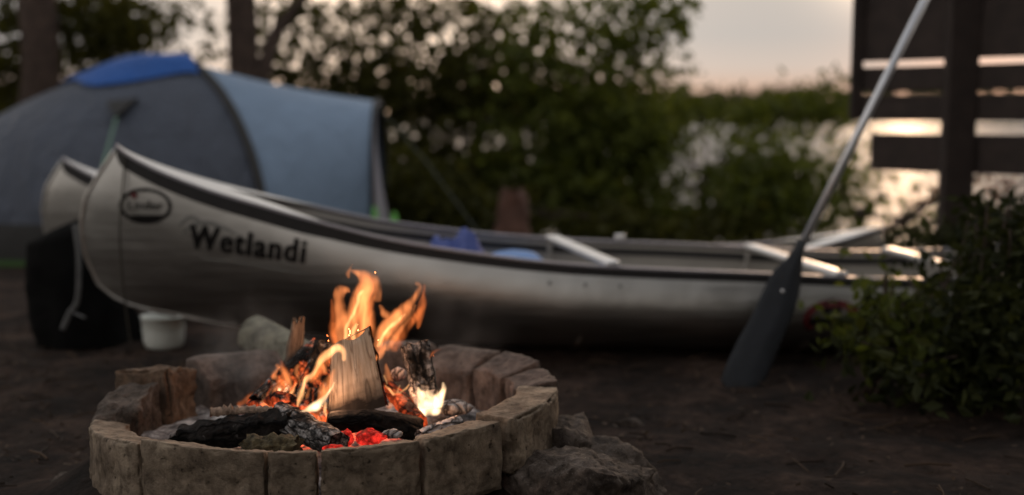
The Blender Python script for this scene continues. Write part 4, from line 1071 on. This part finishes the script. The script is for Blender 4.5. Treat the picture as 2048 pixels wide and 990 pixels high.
# ------------------------------------------------------------------ things lying in the canoe
def lumpy_sheet(cx, cy, cz, lx, ly, h, yaw, seed, nx_=26, ny_=14, fold=1.0):
    V, F = [], []
    c_, s_ = math.cos(yaw), math.sin(yaw)
    for j in range(ny_ + 1):
        for i in range(nx_ + 1):
            a, b = -1 + 2 * i / nx_, -1 + 2 * j / ny_
            e = max(0, 1 - abs(a) ** 3) * max(0, 1 - abs(b) ** 3)
            z = h * e ** 0.6 * (1 + 0.5 * fold * fbm((a * 2, b * 2, seed), 1.2, 3)) + 0.02 * fold * fbm((a * 5, b * 3, seed), 1, 2)
            x, y = a * lx, b * ly
            V.append((cx + x * c_ - y * s_, cy + x * s_ + y * c_, cz + z))
    W = nx_ + 1
    F = [(j * W + i, j * W + i + 1, (j + 1) * W + i + 1, (j + 1) * W + i) for j in range(ny_) for i in range(nx_)]
    n = len(V); V += [(x, y, cz - 0.03) for x, y, z in V]
    F += [tuple(q + n for q in f[::-1]) for f in F[:]]
    bd = [i for i in range(W)] + [j * W + nx_ for j in range(1, ny_ + 1)] + [ny_ * W + i for i in range(nx_ - 1, -1, -1)] + [j * W for j in range(ny_ - 1, 0, -1)]
    F += [(bd[(k + 1) % len(bd)], bd[k], bd[k] + n, bd[(k + 1) % len(bd)] + n) for k in range(len(bd))]
    return V, F
p = at(920, 500, 5.1)
V, F = lumpy_sheet(p.x - 0.02, 5.05, 0.22, 0.17, 0.2, 0.19, 0.14, 4, fold=1.2)
setp(mobj('cloth_bundle', V, F, M['cloth_blue']), 'crumpled dark blue cloth bundle lying inside the lettered canoe', 'bundle')
p = at(1020, 515, 5.05)
V, F = lumpy_sheet(p.x + 0.02, 5.07, 0.275, 0.145, 0.22, 0.115, 0.14, 9, fold=0.1)
setp(mobj('sleeping_pad', V, F, M['mat_blue']), 'bright blue foam pad lying in the lettered canoe left of the first thwart', 'sleeping pad')

# ------------------------------------------------------------------ black bag and white pot under the bow
def black_bag():
    base = Vector((-1.84, 5.20, 0.0))
    root = thing('dry_bag', 'tall black bag slumped under the bows with grey straps hanging down', 'bag', base)
    V, F = [], []
    n, m_ = 30, 26
    for j in range(m_ + 1):
        t_ = j / m_; z = 0.475 * t_
        for k in range(n):
            a = 2 * PI * k / n
            rx = 0.215 * (1 - 0.38 * t_ ** 1.6); ry = 0.17 * (1 - 0.45 * t_ ** 2)
            if t_ > 0.93: rx *= 1 - (t_ - 0.93) * 6; ry *= 1 - (t_ - 0.93) * 6
            d = 1 + 0.10 * fbm((math.cos(a) * 1.5, math.sin(a) * 1.5, z * 5), 1.4, 3) + 0.05 * math.sin(7 * a + 3 * z)
            V.append(base + Vector((0.10 * (1 - t_) + rx * math.cos(a) * d, ry * math.sin(a) * d, z + (0.035 * math.cos(a) * t_))))
    F = [(j * n + k, j * n + (k + 1) % n, (j + 1) * n + (k + 1) % n, (j + 1) * n + k) for j in range(m_) for k in range(n)]
    F.append(tuple(m_ * n + k for k in range(n)))
    mobj('bag_body', V, F, M['blackcloth'], root)
    for pts in ([(150, 450, 4.98), (158, 520, 4.95), (155, 600, 4.94), (140, 625, 4.94), (125, 660, 4.93)], [(140, 622, 4.94), (170, 636, 4.93)]):
        v, f = tube(smoothpts([at(*q) for q in pts], 6), 0.011, 6, squash=0.3); mobj('strap', v, f, M['strap'], root)
black_bag()
def pot():
    c_ = at(328, 690, 5.05); c_.z = ground_z(c_.x, c_.y) - 0.003
    root = thing('bucket', 'small white bucket standing on the dirt under the lettered canoe', 'bucket', c_)
    prof = [(0.0, 0.0), (0.055, 0.001), (0.070, 0.008), (0.078, 0.025), (0.083, 0.07), (0.086, 0.125), (0.0885, 0.127), (0.0885, 0.134), (0.082, 0.134), (0.079, 0.07), (0.072, 0.02), (0.0, 0.012)]
    n = 32; V = []; F = []
    for r, z in prof:
        for k in range(n): a = 2 * PI * k / n; V.append(c_ + Vector((r * math.cos(a), r * math.sin(a), z)))
    F = [(j * n + k, j * n + (k + 1) % n, (j + 1) * n + (k + 1) % n, (j + 1) * n + k) for j in range(len(prof) - 1) for k in range(n)]
    mobj('bucket_body', V, F, M['white'], root)
    v, f = tube([c_ + Vector((0.09 * math.cos(a), 0.09 * math.sin(a) * 0.5 - 0.05 * math.sin(a), 0.122 - 0.05 * math.sin(a))) for a in np.linspace(0, PI, 16)], 0.003, 6); mobj('handle', v, f, M['strap'], root)
pot()

# ------------------------------------------------------------------ tent
def tent():
    base = Vector((-2.2, 8.6, 0))
    root = thing('tent', 'blue-grey camping tent with a royal blue top and dark slate end, left behind the canoes', 'tent', base)
    N1 = up(532, 8.1, 0.0); F1 = up(215, 10.1, 0.0); Cc = (N1 + F1) / 2
    A1 = Vector(at(362, 120, 9.05)); Lp = up(-215, 8.3, 0.0)
    H1 = A1.z
    ax = (N1 - Cc); bx = (Lp - Cc)
    def dome(ph, th, k=1.0):        # ph 0..pi round the end, th 0..pi/2 up
        c_, s_ = max(0.0, math.cos(th)) ** 1.3, max(0.0, math.sin(th)) ** 1.0
        p = Cc + (ax * math.cos(ph) + bx * math.sin(ph)) * c_ * k
        q = (A1 - Vector((Cc.x, Cc.y, 0)))
        return Vector((p.x + q.x * s_, p.y + q.y * s_, H1 * s_ * k))
    nph, nth = 44, 30
    def patch(name, mat, ph0, ph1, th0, th1, k=1.0, n1=nph, n2=nth, par=root):
        V = [dome(ph0 + (ph1 - ph0) * i / n1, th0 + (th1 - th0) * j / n2, k) for j in range(n2 + 1) for i in range(n1 + 1)]
        W = n1 + 1
        F = [(j * W + i, j * W + i + 1, (j + 1) * W + i + 1, (j + 1) * W + i) for j in range(n2) for i in range(n1)]
        return mobj(name, V, F, mat, par)
    lo = 0.20
    ep = patch('end_panel', M['endpanel'], 0, PI, lo, PI / 2)
    patch('end_lower_band', M['tentdark'], 0, PI, 0.02, lo, n2=6)  # darker band round the foot of the end panel
    patch('hem', M['hemgreen'], 0, PI, 0.0, 0.028, 1.004, n2=2)
    # blue hood over the crown of the end
    V, F = [], []
    for j in range(17):
        for i in range(31):
            ph = 0.10 + (PI * 0.80) * i / 30; t_ = j / 16
            lowth = 1.13 - 0.10 * math.sin(ph) + 0.04 * math.sin(5 * ph)
            th = lowth + (PI / 2 - lowth) * t_
            p = dome(ph, th, 1.0 + 0.018 + 0.012 * math.sin(PI * t_))
            p.z += 0.035 * math.sin(PI * min(1, t_ * 1.2)) + 0.012 * fbm(p, 4, 2)
            V.append(p)
    F = [(j * 31 + i, j * 31 + i + 1, (j + 1) * 31 + i + 1, (j + 1) * 31 + i) for j in range(16) for i in range(30)]
    mobj('blue_top', V, F, M['tentblue'], root)
    # vent and its guy rope
    def on_dome(u, v):
        best = None
        for i in range(120):
            for j in range(60):
                p = dome(PI * i / 119, lo + (PI / 2 - lo) * j / 59, 1.004)
                d = p - Vector((0, 0, HC)); c_, s_ = math.cos(PITCH), math.sin(PITCH)
                zc = d.y * c_ - d.z * s_; yc = d.y * s_ + d.z * c_
                e = 300 * p.y + (1024 + FPX * d.x / zc - u) ** 2 + (495 - FPX * yc / zc - v) ** 2 + (0 if p.y < Cc.y + 1.2 else 1e6)
                if best is None or e < best[0]: best = (e, p)
        return best[1]
    a, b, c_ = on_dome(218, 202), on_dome(278, 200), on_dome(242, 236)
    out = Vector((0, -0.05, 0.01))
    vv = [a, b, c_, a + out, b + out, c_ + out * 1.6]
    vt = mobj('vent', vv, [(0, 1, 2), (5, 4, 3), (0, 3, 4, 1), (1, 4, 5, 2), (2, 5, 3, 0)], M['tentdark'], root, False)
    v, f = tube([c_ + out, up(196, 7.2, 0.55), up(150, 6.6, 0.02)], 0.008, 6); mobj('guy_rope', v, f, M['cord_green'], root)
    # tunnel between the two hoops
    A2 = Vector(at(757, 202, 9.2)); N2 = up(744, 8.45, 0.0); F2 = up(772, 9.95, 0.0); C2_ = (N2 + F2) / 2
    def hoop(t_, a):               # t_ 0 at the tall hoop, 1 at the low one; a 0 near foot .. pi far foot
        nn, ff, cc, aa = N1.lerp(N2, t_), F1.lerp(F2, t_), Cc.lerp(C2_, t_), A1.lerp(A2, t_)
        sag = 0.035 * math.sin(PI * t_)
        e1, e2 = 1.3 - 0.65 * t_, 1.0 - 0.35 * t_
        c_, s_ = math.cos(a), math.sin(a)
        cx = math.copysign(abs(c_) ** e1, c_); sy = s_ ** e2
        p = cc + (nn - cc) * cx + Vector((aa.x - cc.x, aa.y - cc.y, 0)) * sy
        return Vector((p.x, p.y, (aa.z - sag) * sy))
    n1, n2 = 36, 30
    def tun(name, mat, a0, a1, k2, t0=0, t1=1, n1_=n1, lift=0.0):
        V = [hoop(t0 + (t1 - t0) * i / n1_, a0 + (a1 - a0) * j / k2) + Vector((0, -lift, lift)) for j in range(k2 + 1) for i in range(n1_ + 1)]
        W = n1_ + 1; F = [(j * W + i, j * W + i + 1, (j + 1) * W + i + 1, (j + 1) * W + i) for j in range(k2) for i in range(n1_)]
        return mobj(name, V, F, mat, root)
    tun('fly_sheet', M['fly'], 0.12, PI - 0.12, n2)
    tun('fly_skirt', M['tentdark'], 0.0, 0.12, 4)
    for (t_, r, nm) in ((0.0, 0.030, 'pole_sleeve'), (1.0, 0.016, 'pole_sleeve')):
        v, f = tube([hoop(t_, PI * k / 40) + Vector((0.0, -0.008, 0.004)) for k in range(41)], r, 8); mobj(nm, v, f, M['tentdark'], root)
    # porch flap closing the right end
    tip = up(800, 8.35, 0.0)
    V, F = [], []
    for j in range(13):
        a = 0.0 + (PI * 0.62) * j / 12
        for i in range(9):
            s = i / 8; p = hoop(1.0, a); q = Vector((p.x + 0.02 + 0.16 * max(0, 1 - p.z / 0.92) ** 1.6, p.y - 0.05, p.z * 0.985))
            V.append(p.lerp(q, s) + Vector((0, 0, 0.0)))
    F = [(j * 9 + i, j * 9 + i + 1, (j + 1) * 9 + i + 1, (j + 1) * 9 + i) for j in range(12) for i in range(8)]
    mobj('porch_flap', V, F, M['tentpale'], root)
    for (x0, x1) in ((742, 760), (780, 800)):
        pts = [at(x0 + 4, 395 + (30 if x0 > 770 else 18), 8.30), at(x1 - 8, 395 + (30 if x0 > 770 else 18), 8.30), at(x1, 470, 8.25), at(x0, 470, 8.25)]
        bk = [q + Vector((0, 0.02, 0)) for q in pts]
        mobj('green_tab', pts + bk, [(0, 1, 2, 3), (7, 6, 5, 4), (0, 4, 5, 1), (1, 5, 6, 2), (2, 6, 7, 3), (3, 7, 4, 0)], M['tentgreen'], root, False)
    v, f = tube([hoop(1.0, PI * 0.42) , at(850, 320, 8.2), at(955, 462, 7.4), up(1000, 7.2, -0.1)], 0.005, 6); mobj('guy_rope', v, f, M['cord_dark'], root)
M['cord_dark'] = mat_plain('dark_green_cord', (0.03, 0.036, 0.024), 0.8, 0, 0.2, 60)
tent()

# ------------------------------------------------------------------ board screen on the right
def screen():
    def Yat(u): return 6.9 - (u - 1700) / 348 * 0.63
    root = thing('board_screen', 'dark wooden board screen with light slits between its boards, standing on posts', 'fence', up(1915, 6.45, ground_z(2.3, 6.45)))
    def board(u0, u1, va, vb, du=0.0, name='board', th=0.03, dY=0.0, vb2=None):
        # va,vb: picture rows at the left end; other end keeps the same heights
        Y0, Y1 = Yat(u0) + dY, Yat(u1) + dY
        zt, zb = at(u0, va, Y0).z, at(u0, vb, Y0).z
        p, q = up(u0, Y0, 0), up(u1, Y1, 0); d = (q - p).normalized(); nrm = Vector((d.y, -d.x, 0))
        V, F = roundbox((q - p).length / 2, th / 2, (zt - zb) / 2, 0.004, (24, 2, 6)); m_ = (p + q) / 2
        V = [m_ + d * a.x + nrm * (a.y + 0.002 * fbm((a.x * 2, a.z * 20, zt), 1, 2)) + Vector((0, 0, a.z + (zt + zb) / 2 + 0.002 * fbm((a.x * 3, zt, 0), 1, 2))) for a in V]
        mobj(name, V, F, M['fence'], root, False)
    u1 = 2330
    board(1706, u1, -330, -178, dY=0.006); board(1706, u1, -181, -56); board(1706, u1, -60, 43, dY=0.006); board(1706, u1, 38, 124)
    board(1702, u1, 136, 183); board(1702, u1, 191, 241); board(1742, u1, 267, 340)
    # left edge batten and the post
    for (ua, ub, zt, zb, dY, nm) in ((1699, 1721, -330, 240, -0.03, 'edge_batten'),):
        V, F = roundbox((ub - ua) / 2 / FPX * 6.85, 0.022, (at(0, zt, 6.85).z - at(0, zb, 6.85).z) / 2, 0.004, (2, 2, 12))
        c_ = up((ua + ub) / 2 - 1, 6.85, (at(0, zt, 6.85).z + at(0, zb, 6.85).z) / 2)
        mobj(nm, [c_ + Vector((a.x + 0.012 * (a.z) * 0.6, a.y, a.z)) for a in V], F, M['fence'], root, False)
    for (u, yy) in ((1914, 6.42), (2290, 5.75)):
        zb = ground_z(up(u, yy, 0).x, yy) - 0.05
        V, F = roundbox(0.074, 0.05, (2.3 - zb) / 2, 0.008, (3, 3, 14)); c_ = up(u, yy, (2.3 + zb) / 2)
        mobj('post', [c_ + Vector((a.x + 0.012 * a.z, a.y, a.z)) for a in V], F, M['fence'], root, False)
screen()

# ------------------------------------------------------------------ paddle leaning on the canoe
def paddle():
    foot = at(1496, 788, 4.26); foot.z = max(foot.z, 0.0); neck = at(1603, 492, 4.66); top = neck + (neck - foot).normalized() * 0.0
    head = at(1850, 0, 4.95); d = (head - neck).normalized(); end = head + d * 0.55
    root = thing('paddle', 'paddle with black blade and silver shaft leaning against the side of the canoe', 'paddle', foot)
    v, f = tube([neck - d * 0.02, neck.lerp(end, 0.5), end], 0.0155, 14); mobj('shaft', v, f, M['shaft'], root)
    g0, g1 = end - d * 0.01, end + d * 0.10; x, y, _ = fr(d)
    mb = MB(); v, f = tube([g0, g1], 0.017, 12); mb.add(v, f); v, f = tube([g1 - x * 0.05, g1 + x * 0.05], [0.015, 0.015], 12); mb.add(v, f); mb.build('grip', M['blackplastic'], root)
    # blade outline followed downwards: (row, left column, right column)
    rows = [(478, 1597, 1607), (500, 1587, 1608), (520, 1572, 1607), (540, 1550, 1606), (560, 1538, 1604), (590, 1524, 1600), (630, 1506, 1589), (680, 1478, 1567), (725, 1456, 1549), (760, 1442, 1534), (782, 1452, 1522), (792, 1472, 1504)]
    V, F = [], []; nw = 10
    for (r, a, b) in rows:
        t_ = (r - 478) / (792 - 478); Y = 4.67 + (4.26 - 4.67) * t_
        for sgn in (-1, 1):
            for k in range(nw + 1):
                s = k / nw; p = at(a + (b - a) * s, r, Y)
                th = 0.004 + 0.012 * max(0, 1 - abs(s - 0.62) * 4) * (1 - t_) + (0.010 if t_ < 0.08 else 0)
                p.y += sgn * th * (1 if 0 < k < nw else 0.4) + 0.012 * (2 * s - 1) ** 2
                V.append(p)
    W = 2 * (nw + 1)
    for j in range(len(rows) - 1):
        for k in range(nw):
            a = j * W + k; F.append((a, a + W, a + W + 1, a + 1)); a += nw + 1; F.append((a, a + 1, a + W + 1, a + W))
        for k in (0, nw):
            a = j * W + k; q = (a, a + nw + 1, a + nw + 1 + W, a + W); F.append(q if k == 0 else q[::-1])
    for j in (0, len(rows) - 1):
        for k in range(nw):
            a = j * W + k; q = (a, a + 1, a + nw + 2, a + nw + 1); F.append(q if j == 0 else q[::-1])
    mobj('blade', V, F, M['blackplastic'], root)
    a = at(1566, 583, 4.52)
    v, f = tube([a, a + Vector((0, 0.03, 0))], 0.006, 10); mobj('blade_bolt', v, f, M['alu'], root)
paddle()

# ------------------------------------------------------------------ stump
b0 = up(1022, 8.6, ground_z(0, 8.6) - 0.03)
t_ = thing('tree_stump', 'broken reddish brown tree stump standing behind the middle of the canoe', 'stump', b0)
V, F, G = log_mesh(b0, up(1026, 8.65, 0.40), 0.15, 0.10, 31, ragged=0.10, bumpy=0.25)
M['stump'] = mat_plain('rotten_red_wood', (0.10, 0.05, 0.036), 0.9, 0, 0.6, 9, 0.8, 40)
mobj('stump_body', V, F, M['stump'], t_, True, G)
# ------------------------------------------------------------------ bush at the right and twigs behind the post
def bush():
    rng = np.random.default_rng(41)
    def one(label, u, Y, clumps, mat, leaf, per, sig, seed):
        gz = ground_z(up(u, Y, 0).x, Y); b = up(u, Y, gz)
        rng = np.random.default_rng(seed)
        root = thing('leafy_bush', label, 'bush', b, 'bushes at the right of the canoe')
        cl = [px_clump(*c, dy=0.28) for c in clumps]
        P, sh = clump_points(cl, rng, per, sig); k = P[:, 2] > gz + 0.01; P, sh = P[k], sh[k]
        V, F, A = leaf_mesh(P, leaf, rng, 0.5, 0.1, sh); mobj('foliage', V, F, M[mat], root, False, A)
        mb = MB()
        for c_, r, n_ in cl:
            for q in range(3):
                e = Vector(c_) + Vector((rng.normal() * r[0] * 0.5, rng.normal() * 0.1, rng.uniform(0, 0.9) * r[2]))
                v, f = tube(smoothpts([b + Vector((rng.normal() * 0.03, rng.normal() * 0.03, 0)), b.lerp(e, 0.5) + Vector((rng.normal() * 0.05, 0, 0.03)), e], 4), np.linspace(0.008, 0.003, 9), 5); mb.add(v, f)
        mb.build('stems', M['bark'], root)
    one('dense dark bush with small green leaves filling the lower right, in front of the post', 1930, 4.25,
        [(1960, 585, 50, 50, 4.35, 20), (2040, 560, 80, 100, 4.3, 60), (1850, 670, 90, 46, 4.15, 24), (1970, 670, 110, 90, 4.1, 90), (2080, 640, 100, 120, 4.2, 80), (1840, 750, 110, 50, 4.0, 24), (2000, 770, 120, 60, 3.95, 50), (1960, 480, 30, 40, 4.5, 6), (2040, 450, 40, 50, 4.5, 16), (1740, 690, 70, 40, 4.0, 11), (1946, 432, 10, 46, 4.5, 4), (2004, 412, 10, 50, 4.5, 5), (1902, 520, 10, 46, 4.4, 4), (1850, 590, 12, 30, 4.3, 3)], 'leaf_c', 0.055, 11, 0.06, 51)
    one('lighter sprigs of bush hanging in front of the right end of the canoe', 1760, 4.3,
        [(1740, 640, 50, 40, 4.25, 18), (1705, 668, 30, 20, 4.2, 9), (1800, 625, 40, 30, 4.3, 8), (1758, 560, 8, 26, 4.35, 3), (1800, 700, 60, 50, 4.1, 16), (1875, 610, 30, 30, 4.4, 8)], 'leaf_b', 0.050, 9, 0.045, 52)
bush()
def twigs():
    rng = np.random.default_rng(61)
    b = up(1790, 7.0, ground_z(1.9, 7.0))
    root = thing('bare_bush', 'dark slanting branches with russet leaves against the bright water behind the post', 'bush', b, 'bushes at the right of the canoe')
    L = [[(1745, 480, 7.0), (1800, 440, 7.0), (1850, 405, 7.0), (1890, 392, 7.0), (1960, 350, 7.0), (2010, 330, 7.0)],
         [(1770, 480, 6.95), (1850, 450, 6.95), (1900, 440, 6.95), (1960, 412, 6.95), (2020, 385, 6.95), (2060, 350, 6.95)],
         [(1800, 450, 7.0), (1840, 425, 7.05), (1870, 380, 7.05)], [(1905, 440, 6.95), (1960, 455, 6.9), (2040, 450, 6.9)]]
    mb = MB()
    for pts in L:
        sp = smoothpts([at(*q) for q in pts], 6); v, f = tube(sp, np.linspace(0.018 if pts is not L[3] else 0.008, 0.006, len(sp)), 6); mb.add(v, f)
    v, f = tube(smoothpts([b, b + Vector((-0.03, 0, 0.15)), at(1745, 480, 7.0)], 4), 0.02, 6); mb.add(v, f)
    v, f = tube(smoothpts([b, b + Vector((0.0, 0, 0.15)), at(1770, 480, 6.95)], 4), 0.02, 6); mb.add(v, f)
    mb.build('branches', M['bark'], root)
    cl = [px_clump(u, v, ru, rv, 7.0, n, 0.08) for u, v, ru, rv, n in ((1872, 395, 14, 22, 4), (1880, 370, 10, 14, 2), (1960, 355, 18, 10, 4), (2000, 375, 26, 10, 5), (2020, 355, 20, 14, 4), (1930, 440, 16, 14, 4), (1975, 430, 16, 14, 4), (1835, 395, 8, 8, 2))]
    P, sh = clump_points(cl, rng, 9, 0.025); V, F, A = leaf_mesh(P, 0.04, rng, 0.5, 0.4, sh); mobj('foliage', V, F, M['leaf_red'], root, False, A)
    cl = [px_clump(u, v, ru, rv, 6.0, n, 0.15) for u, v, ru, rv, n in ((1960, 480, 90, 36, 50), (2030, 440, 40, 36, 24), (1850, 490, 80, 26, 36))]
    P, sh = clump_points(cl, rng, 16, 0.05); V, F, A = leaf_mesh(P, 0.04, rng, 0.45, 0.4, sh); mobj('foliage', V, F, M['leaf_c'], root, False, A)
twigs()

# ------------------------------------------------------------------ litter on the ground
rng = np.random.default_rng(9)
n = 7500
X = rng.uniform(-2.6, 3.0, n); Y = rng.uniform(1.9, 6.0, n)
k = (np.hypot(X - CX, Y - CY) > 0.6)
X, Y = X[k], Y[k]
kk = np.array([noise.noise(Vector((x * 2, y * 2, 0))) + 0.35 for x, y in zip(X, Y)]) > rng.uniform(-0.2, 0.7, len(X)); X, Y = X[kk], Y[kk]
P = np.stack([X, Y, np.array([ground_z(x, y) + 0.008 for x, y in zip(X, Y)])], 1)
V, F, A = leaf_mesh(P, 0.026, rng, 0.5, 0.0)
V = V.reshape(-1, 4, 3); V[:, :, 2] = P[:, None, 2] + (V[:, :, 2] - P[:, None, 2]) * 0.35 + 0.004; V = V.reshape(-1, 3)
mb = MB(); mb.v = V.tolist(); mb.f = F.tolist(); mb.g = A.tolist(); mb.m = [0] * len(F)
for i in range(620):
    x, y = rng.uniform(-2.4, 2.6), rng.uniform(2.0, 5.2)
    if math.hypot(x - CX, y - CY) < 0.66: continue
    a = rng.uniform(0, PI); L = rng.uniform(0.03, 0.13)
    p = Vector((x, y, ground_z(x, y) + 0.008)); q = p + Vector((math.cos(a) * L, math.sin(a) * L, rng.uniform(0, 0.01)))
    v, f = tube([p, p.lerp(q, 0.5) + Vector((rng.normal() * 0.006, rng.normal() * 0.006, 0.004)), q], rng.uniform(0.0015, 0.004), 5)
    mb.add(v, f, [(rng.uniform(0, 1), 0, 0)] * len(v))
o = mb.build('leaf_litter', M['litter'], None, False, (0, 0, 0)); setp(o, 'dead leaves and twigs scattered over the dark dirt', 'leaf litter', kind='stuff')

# ------------------------------------------------------------------ light
SUN_EL, SUN_AZ = math.radians(9.5), math.radians(17.0)      # azimuth right of straight ahead
wd = bpy.data.worlds.new('World'); S.world = wd; wd.use_nodes = True
T = wd.node_tree; T.nodes.clear(); w = N(T)
sky = w.n('ShaderNodeTexSky'); sky.sky_type = 'NISHITA'; sky.sun_disc = False
sky.sun_elevation = SUN_EL; sky.sun_rotation = SUN_AZ; sky.air_density = 1.2; sky.dust_density = 2.0
tc = w.n('ShaderNodeTexCoord'); sx = w.n('ShaderNodeSeparateXYZ'); w.l(tc.outputs['Generated'], sx.inputs[0])
# veil of bright evening haze over the lake side of the sky, thinning upwards
el = ramp(w, sx.outputs[2], [(0.0, (0.66, 0.39, 0.27)), (0.018, (0.66, 0.44, 0.33)), (0.036, (0.62, 0.53, 0.47)), (0.06, (0.515, 0.485, 0.46)), (0.10, (0.56, 0.51, 0.47)), (0.16, (0.90, 0.74, 0.59)), (0.3, (1.10, 1.00, 0.90)), (0.7, (0.74, 0.735, 0.74)), (1.0, (0.62, 0.62, 0.64))]).outputs[0]
side = w.n('ShaderNodeMapRange'); side.inputs[1].default_value = -0.9; side.inputs[2].default_value = 0.6; side.inputs[3].default_value = 0.75; side.inputs[4].default_value = 1.0
w.l(sx.outputs[1], side.inputs[0])
hz = w.n('ShaderNodeVectorMath', operation='SCALE'); w.l(el, hz.inputs[0]); w.l(side.outputs[0], hz.inputs[3])
b1 = w.n('ShaderNodeBackground'); w.l(sky.outputs[0], b1.inputs[0]); b1.inputs[1].default_value = 0.0008
b2 = w.n('ShaderNodeBackground'); w.l(hz.outputs[0], b2.inputs[0]); b2.inputs[1].default_value = 1.0
# glow round the low sun, above the picture
gv = w.n('ShaderNodeVectorMath', operation='DOT_PRODUCT'); w.l(tc.outputs['Generated'], gv.inputs[0]); gv.inputs[1].default_value = (math.sin(SUN_AZ) * math.cos(SUN_EL), math.cos(SUN_AZ) * math.cos(SUN_EL), math.sin(SUN_EL))
gp = mth(w, 'POWER', mth(w, 'MAXIMUM', gv.outputs['Value'], 0.0), 900.0)
b3 = w.n('ShaderNodeBackground'); b3.inputs[0].default_value = (1.0, 0.72, 0.48, 1); w.l(mth(w, 'MULTIPLY', gp, 14.0), b3.inputs[1])
# glow added low in the sky to brighten the gaps in the trees
CAZ, CEL = math.radians(-5.0), math.radians(3.0)
gv2 = w.n('ShaderNodeVectorMath', operation='DOT_PRODUCT'); w.l(tc.outputs['Generated'], gv2.inputs[0]); gv2.inputs[1].default_value = (math.sin(CAZ) * math.cos(CEL), math.cos(CAZ) * math.cos(CEL), math.sin(CEL))
gp2 = mth(w, 'POWER', mth(w, 'MAXIMUM', gv2.outputs['Value'], 0.0), 120.0)
b4 = w.n('ShaderNodeBackground'); b4.inputs[0].default_value = (1.0, 0.70, 0.45, 1); w.l(mth(w, 'MULTIPLY', gp2, 1.25), b4.inputs[1])
# last orange of the sunset on the horizon at the right
gv3 = w.n('ShaderNodeVectorMath', operation='DOT_PRODUCT'); w.l(tc.outputs['Generated'], gv3.inputs[0]); gv3.inputs[1].default_value = (math.sin(math.radians(20)), math.cos(math.radians(20)), 0.026)
b5 = w.n('ShaderNodeBackground'); b5.inputs[0].default_value = (1.0, 0.42, 0.18, 1); w.l(mth(w, 'MULTIPLY', mth(w, 'POWER', mth(w, 'MAXIMUM', gv3.outputs['Value'], 0.0), 420.0), 0.42), b5.inputs[1])
ad8 = w.n('ShaderNodeAddShader'); w.l(b5.outputs[0], ad8.inputs[0]); w.l(b4.outputs[0], ad8.inputs[1]); b4 = ad8
ad9 = w.n('ShaderNodeAddShader'); w.l(b3.outputs[0], ad9.inputs[0]); w.l(b4.outputs[0], ad9.inputs[1]); b3 = ad9
ad0 = w.n('ShaderNodeAddShader'); w.l(b2.outputs[0], ad0.inputs[0]); w.l(b3.outputs[0], ad0.inputs[1]); b2 = ad0
ad = w.n('ShaderNodeAddShader'); w.l(b1.outputs[0], ad.inputs[0]); w.l(b2.outputs[0], ad.inputs[1])
o = w.n('ShaderNodeOutputWorld'); w.l(ad.outputs[0], o.inputs['Surface'])
# the fire lights the logs and stones round it
for (u, v, Y, pw, rad_) in ((664, 806, 2.885, 0.34, 0.018), (806, 792, 2.985, 0.30, 0.014), (566, 780, 3.04, 0.42, 0.02), (716, 622, 3.03, 1.9, 0.02), (862, 806, 2.90, 0.24, 0.014)):
    pl = bpy.data.lights.new('fire_glow', 'POINT'); pl.energy = pw; pl.color = (1.0, 0.50, 0.26); pl.shadow_soft_size = rad_
    po = bpy.data.objects.new('fire_glow', pl); COL.objects.link(po); po.location = at(u, v, Y)
ld = bpy.data.lights.new('sun', 'SUN'); ld.energy = 0.5; ld.angle = math.radians(1.0); ld.color = (1.0, 0.62, 0.36)
so = bpy.data.objects.new('sun', ld); COL.objects.link(so)
sd = Vector((math.sin(SUN_AZ) * math.cos(SUN_EL), math.cos(SUN_AZ) * math.cos(SUN_EL), math.sin(SUN_EL)))
so.rotation_euler = sd.to_track_quat('Z', 'Y').to_euler(); so.location = (3, 6, 6)

# ------------------------------------------------------------------ render
S.render.engine = 'CYCLES'
S.view_settings.view_transform = 'Standard'; S.view_settings.look = 'None'; S.view_settings.gamma = 1; S.view_settings.exposure = 0.0
S.cycles.use_denoising = True; S.cycles.max_bounces = 8; S.cycles.diffuse_bounces = 3; S.cycles.glossy_bounces = 3; S.cycles.transparent_max_bounces = 24; S.cycles.volume_bounces = 0
S.cycles.sample_clamp_indirect = 4; S.cycles.sample_clamp_direct = 12; S.cycles.caustics_reflective = False; S.cycles.caustics_refractive = False
S.cycles.volume_step_rate = 0.6; S.cycles.volume_max_steps = 128
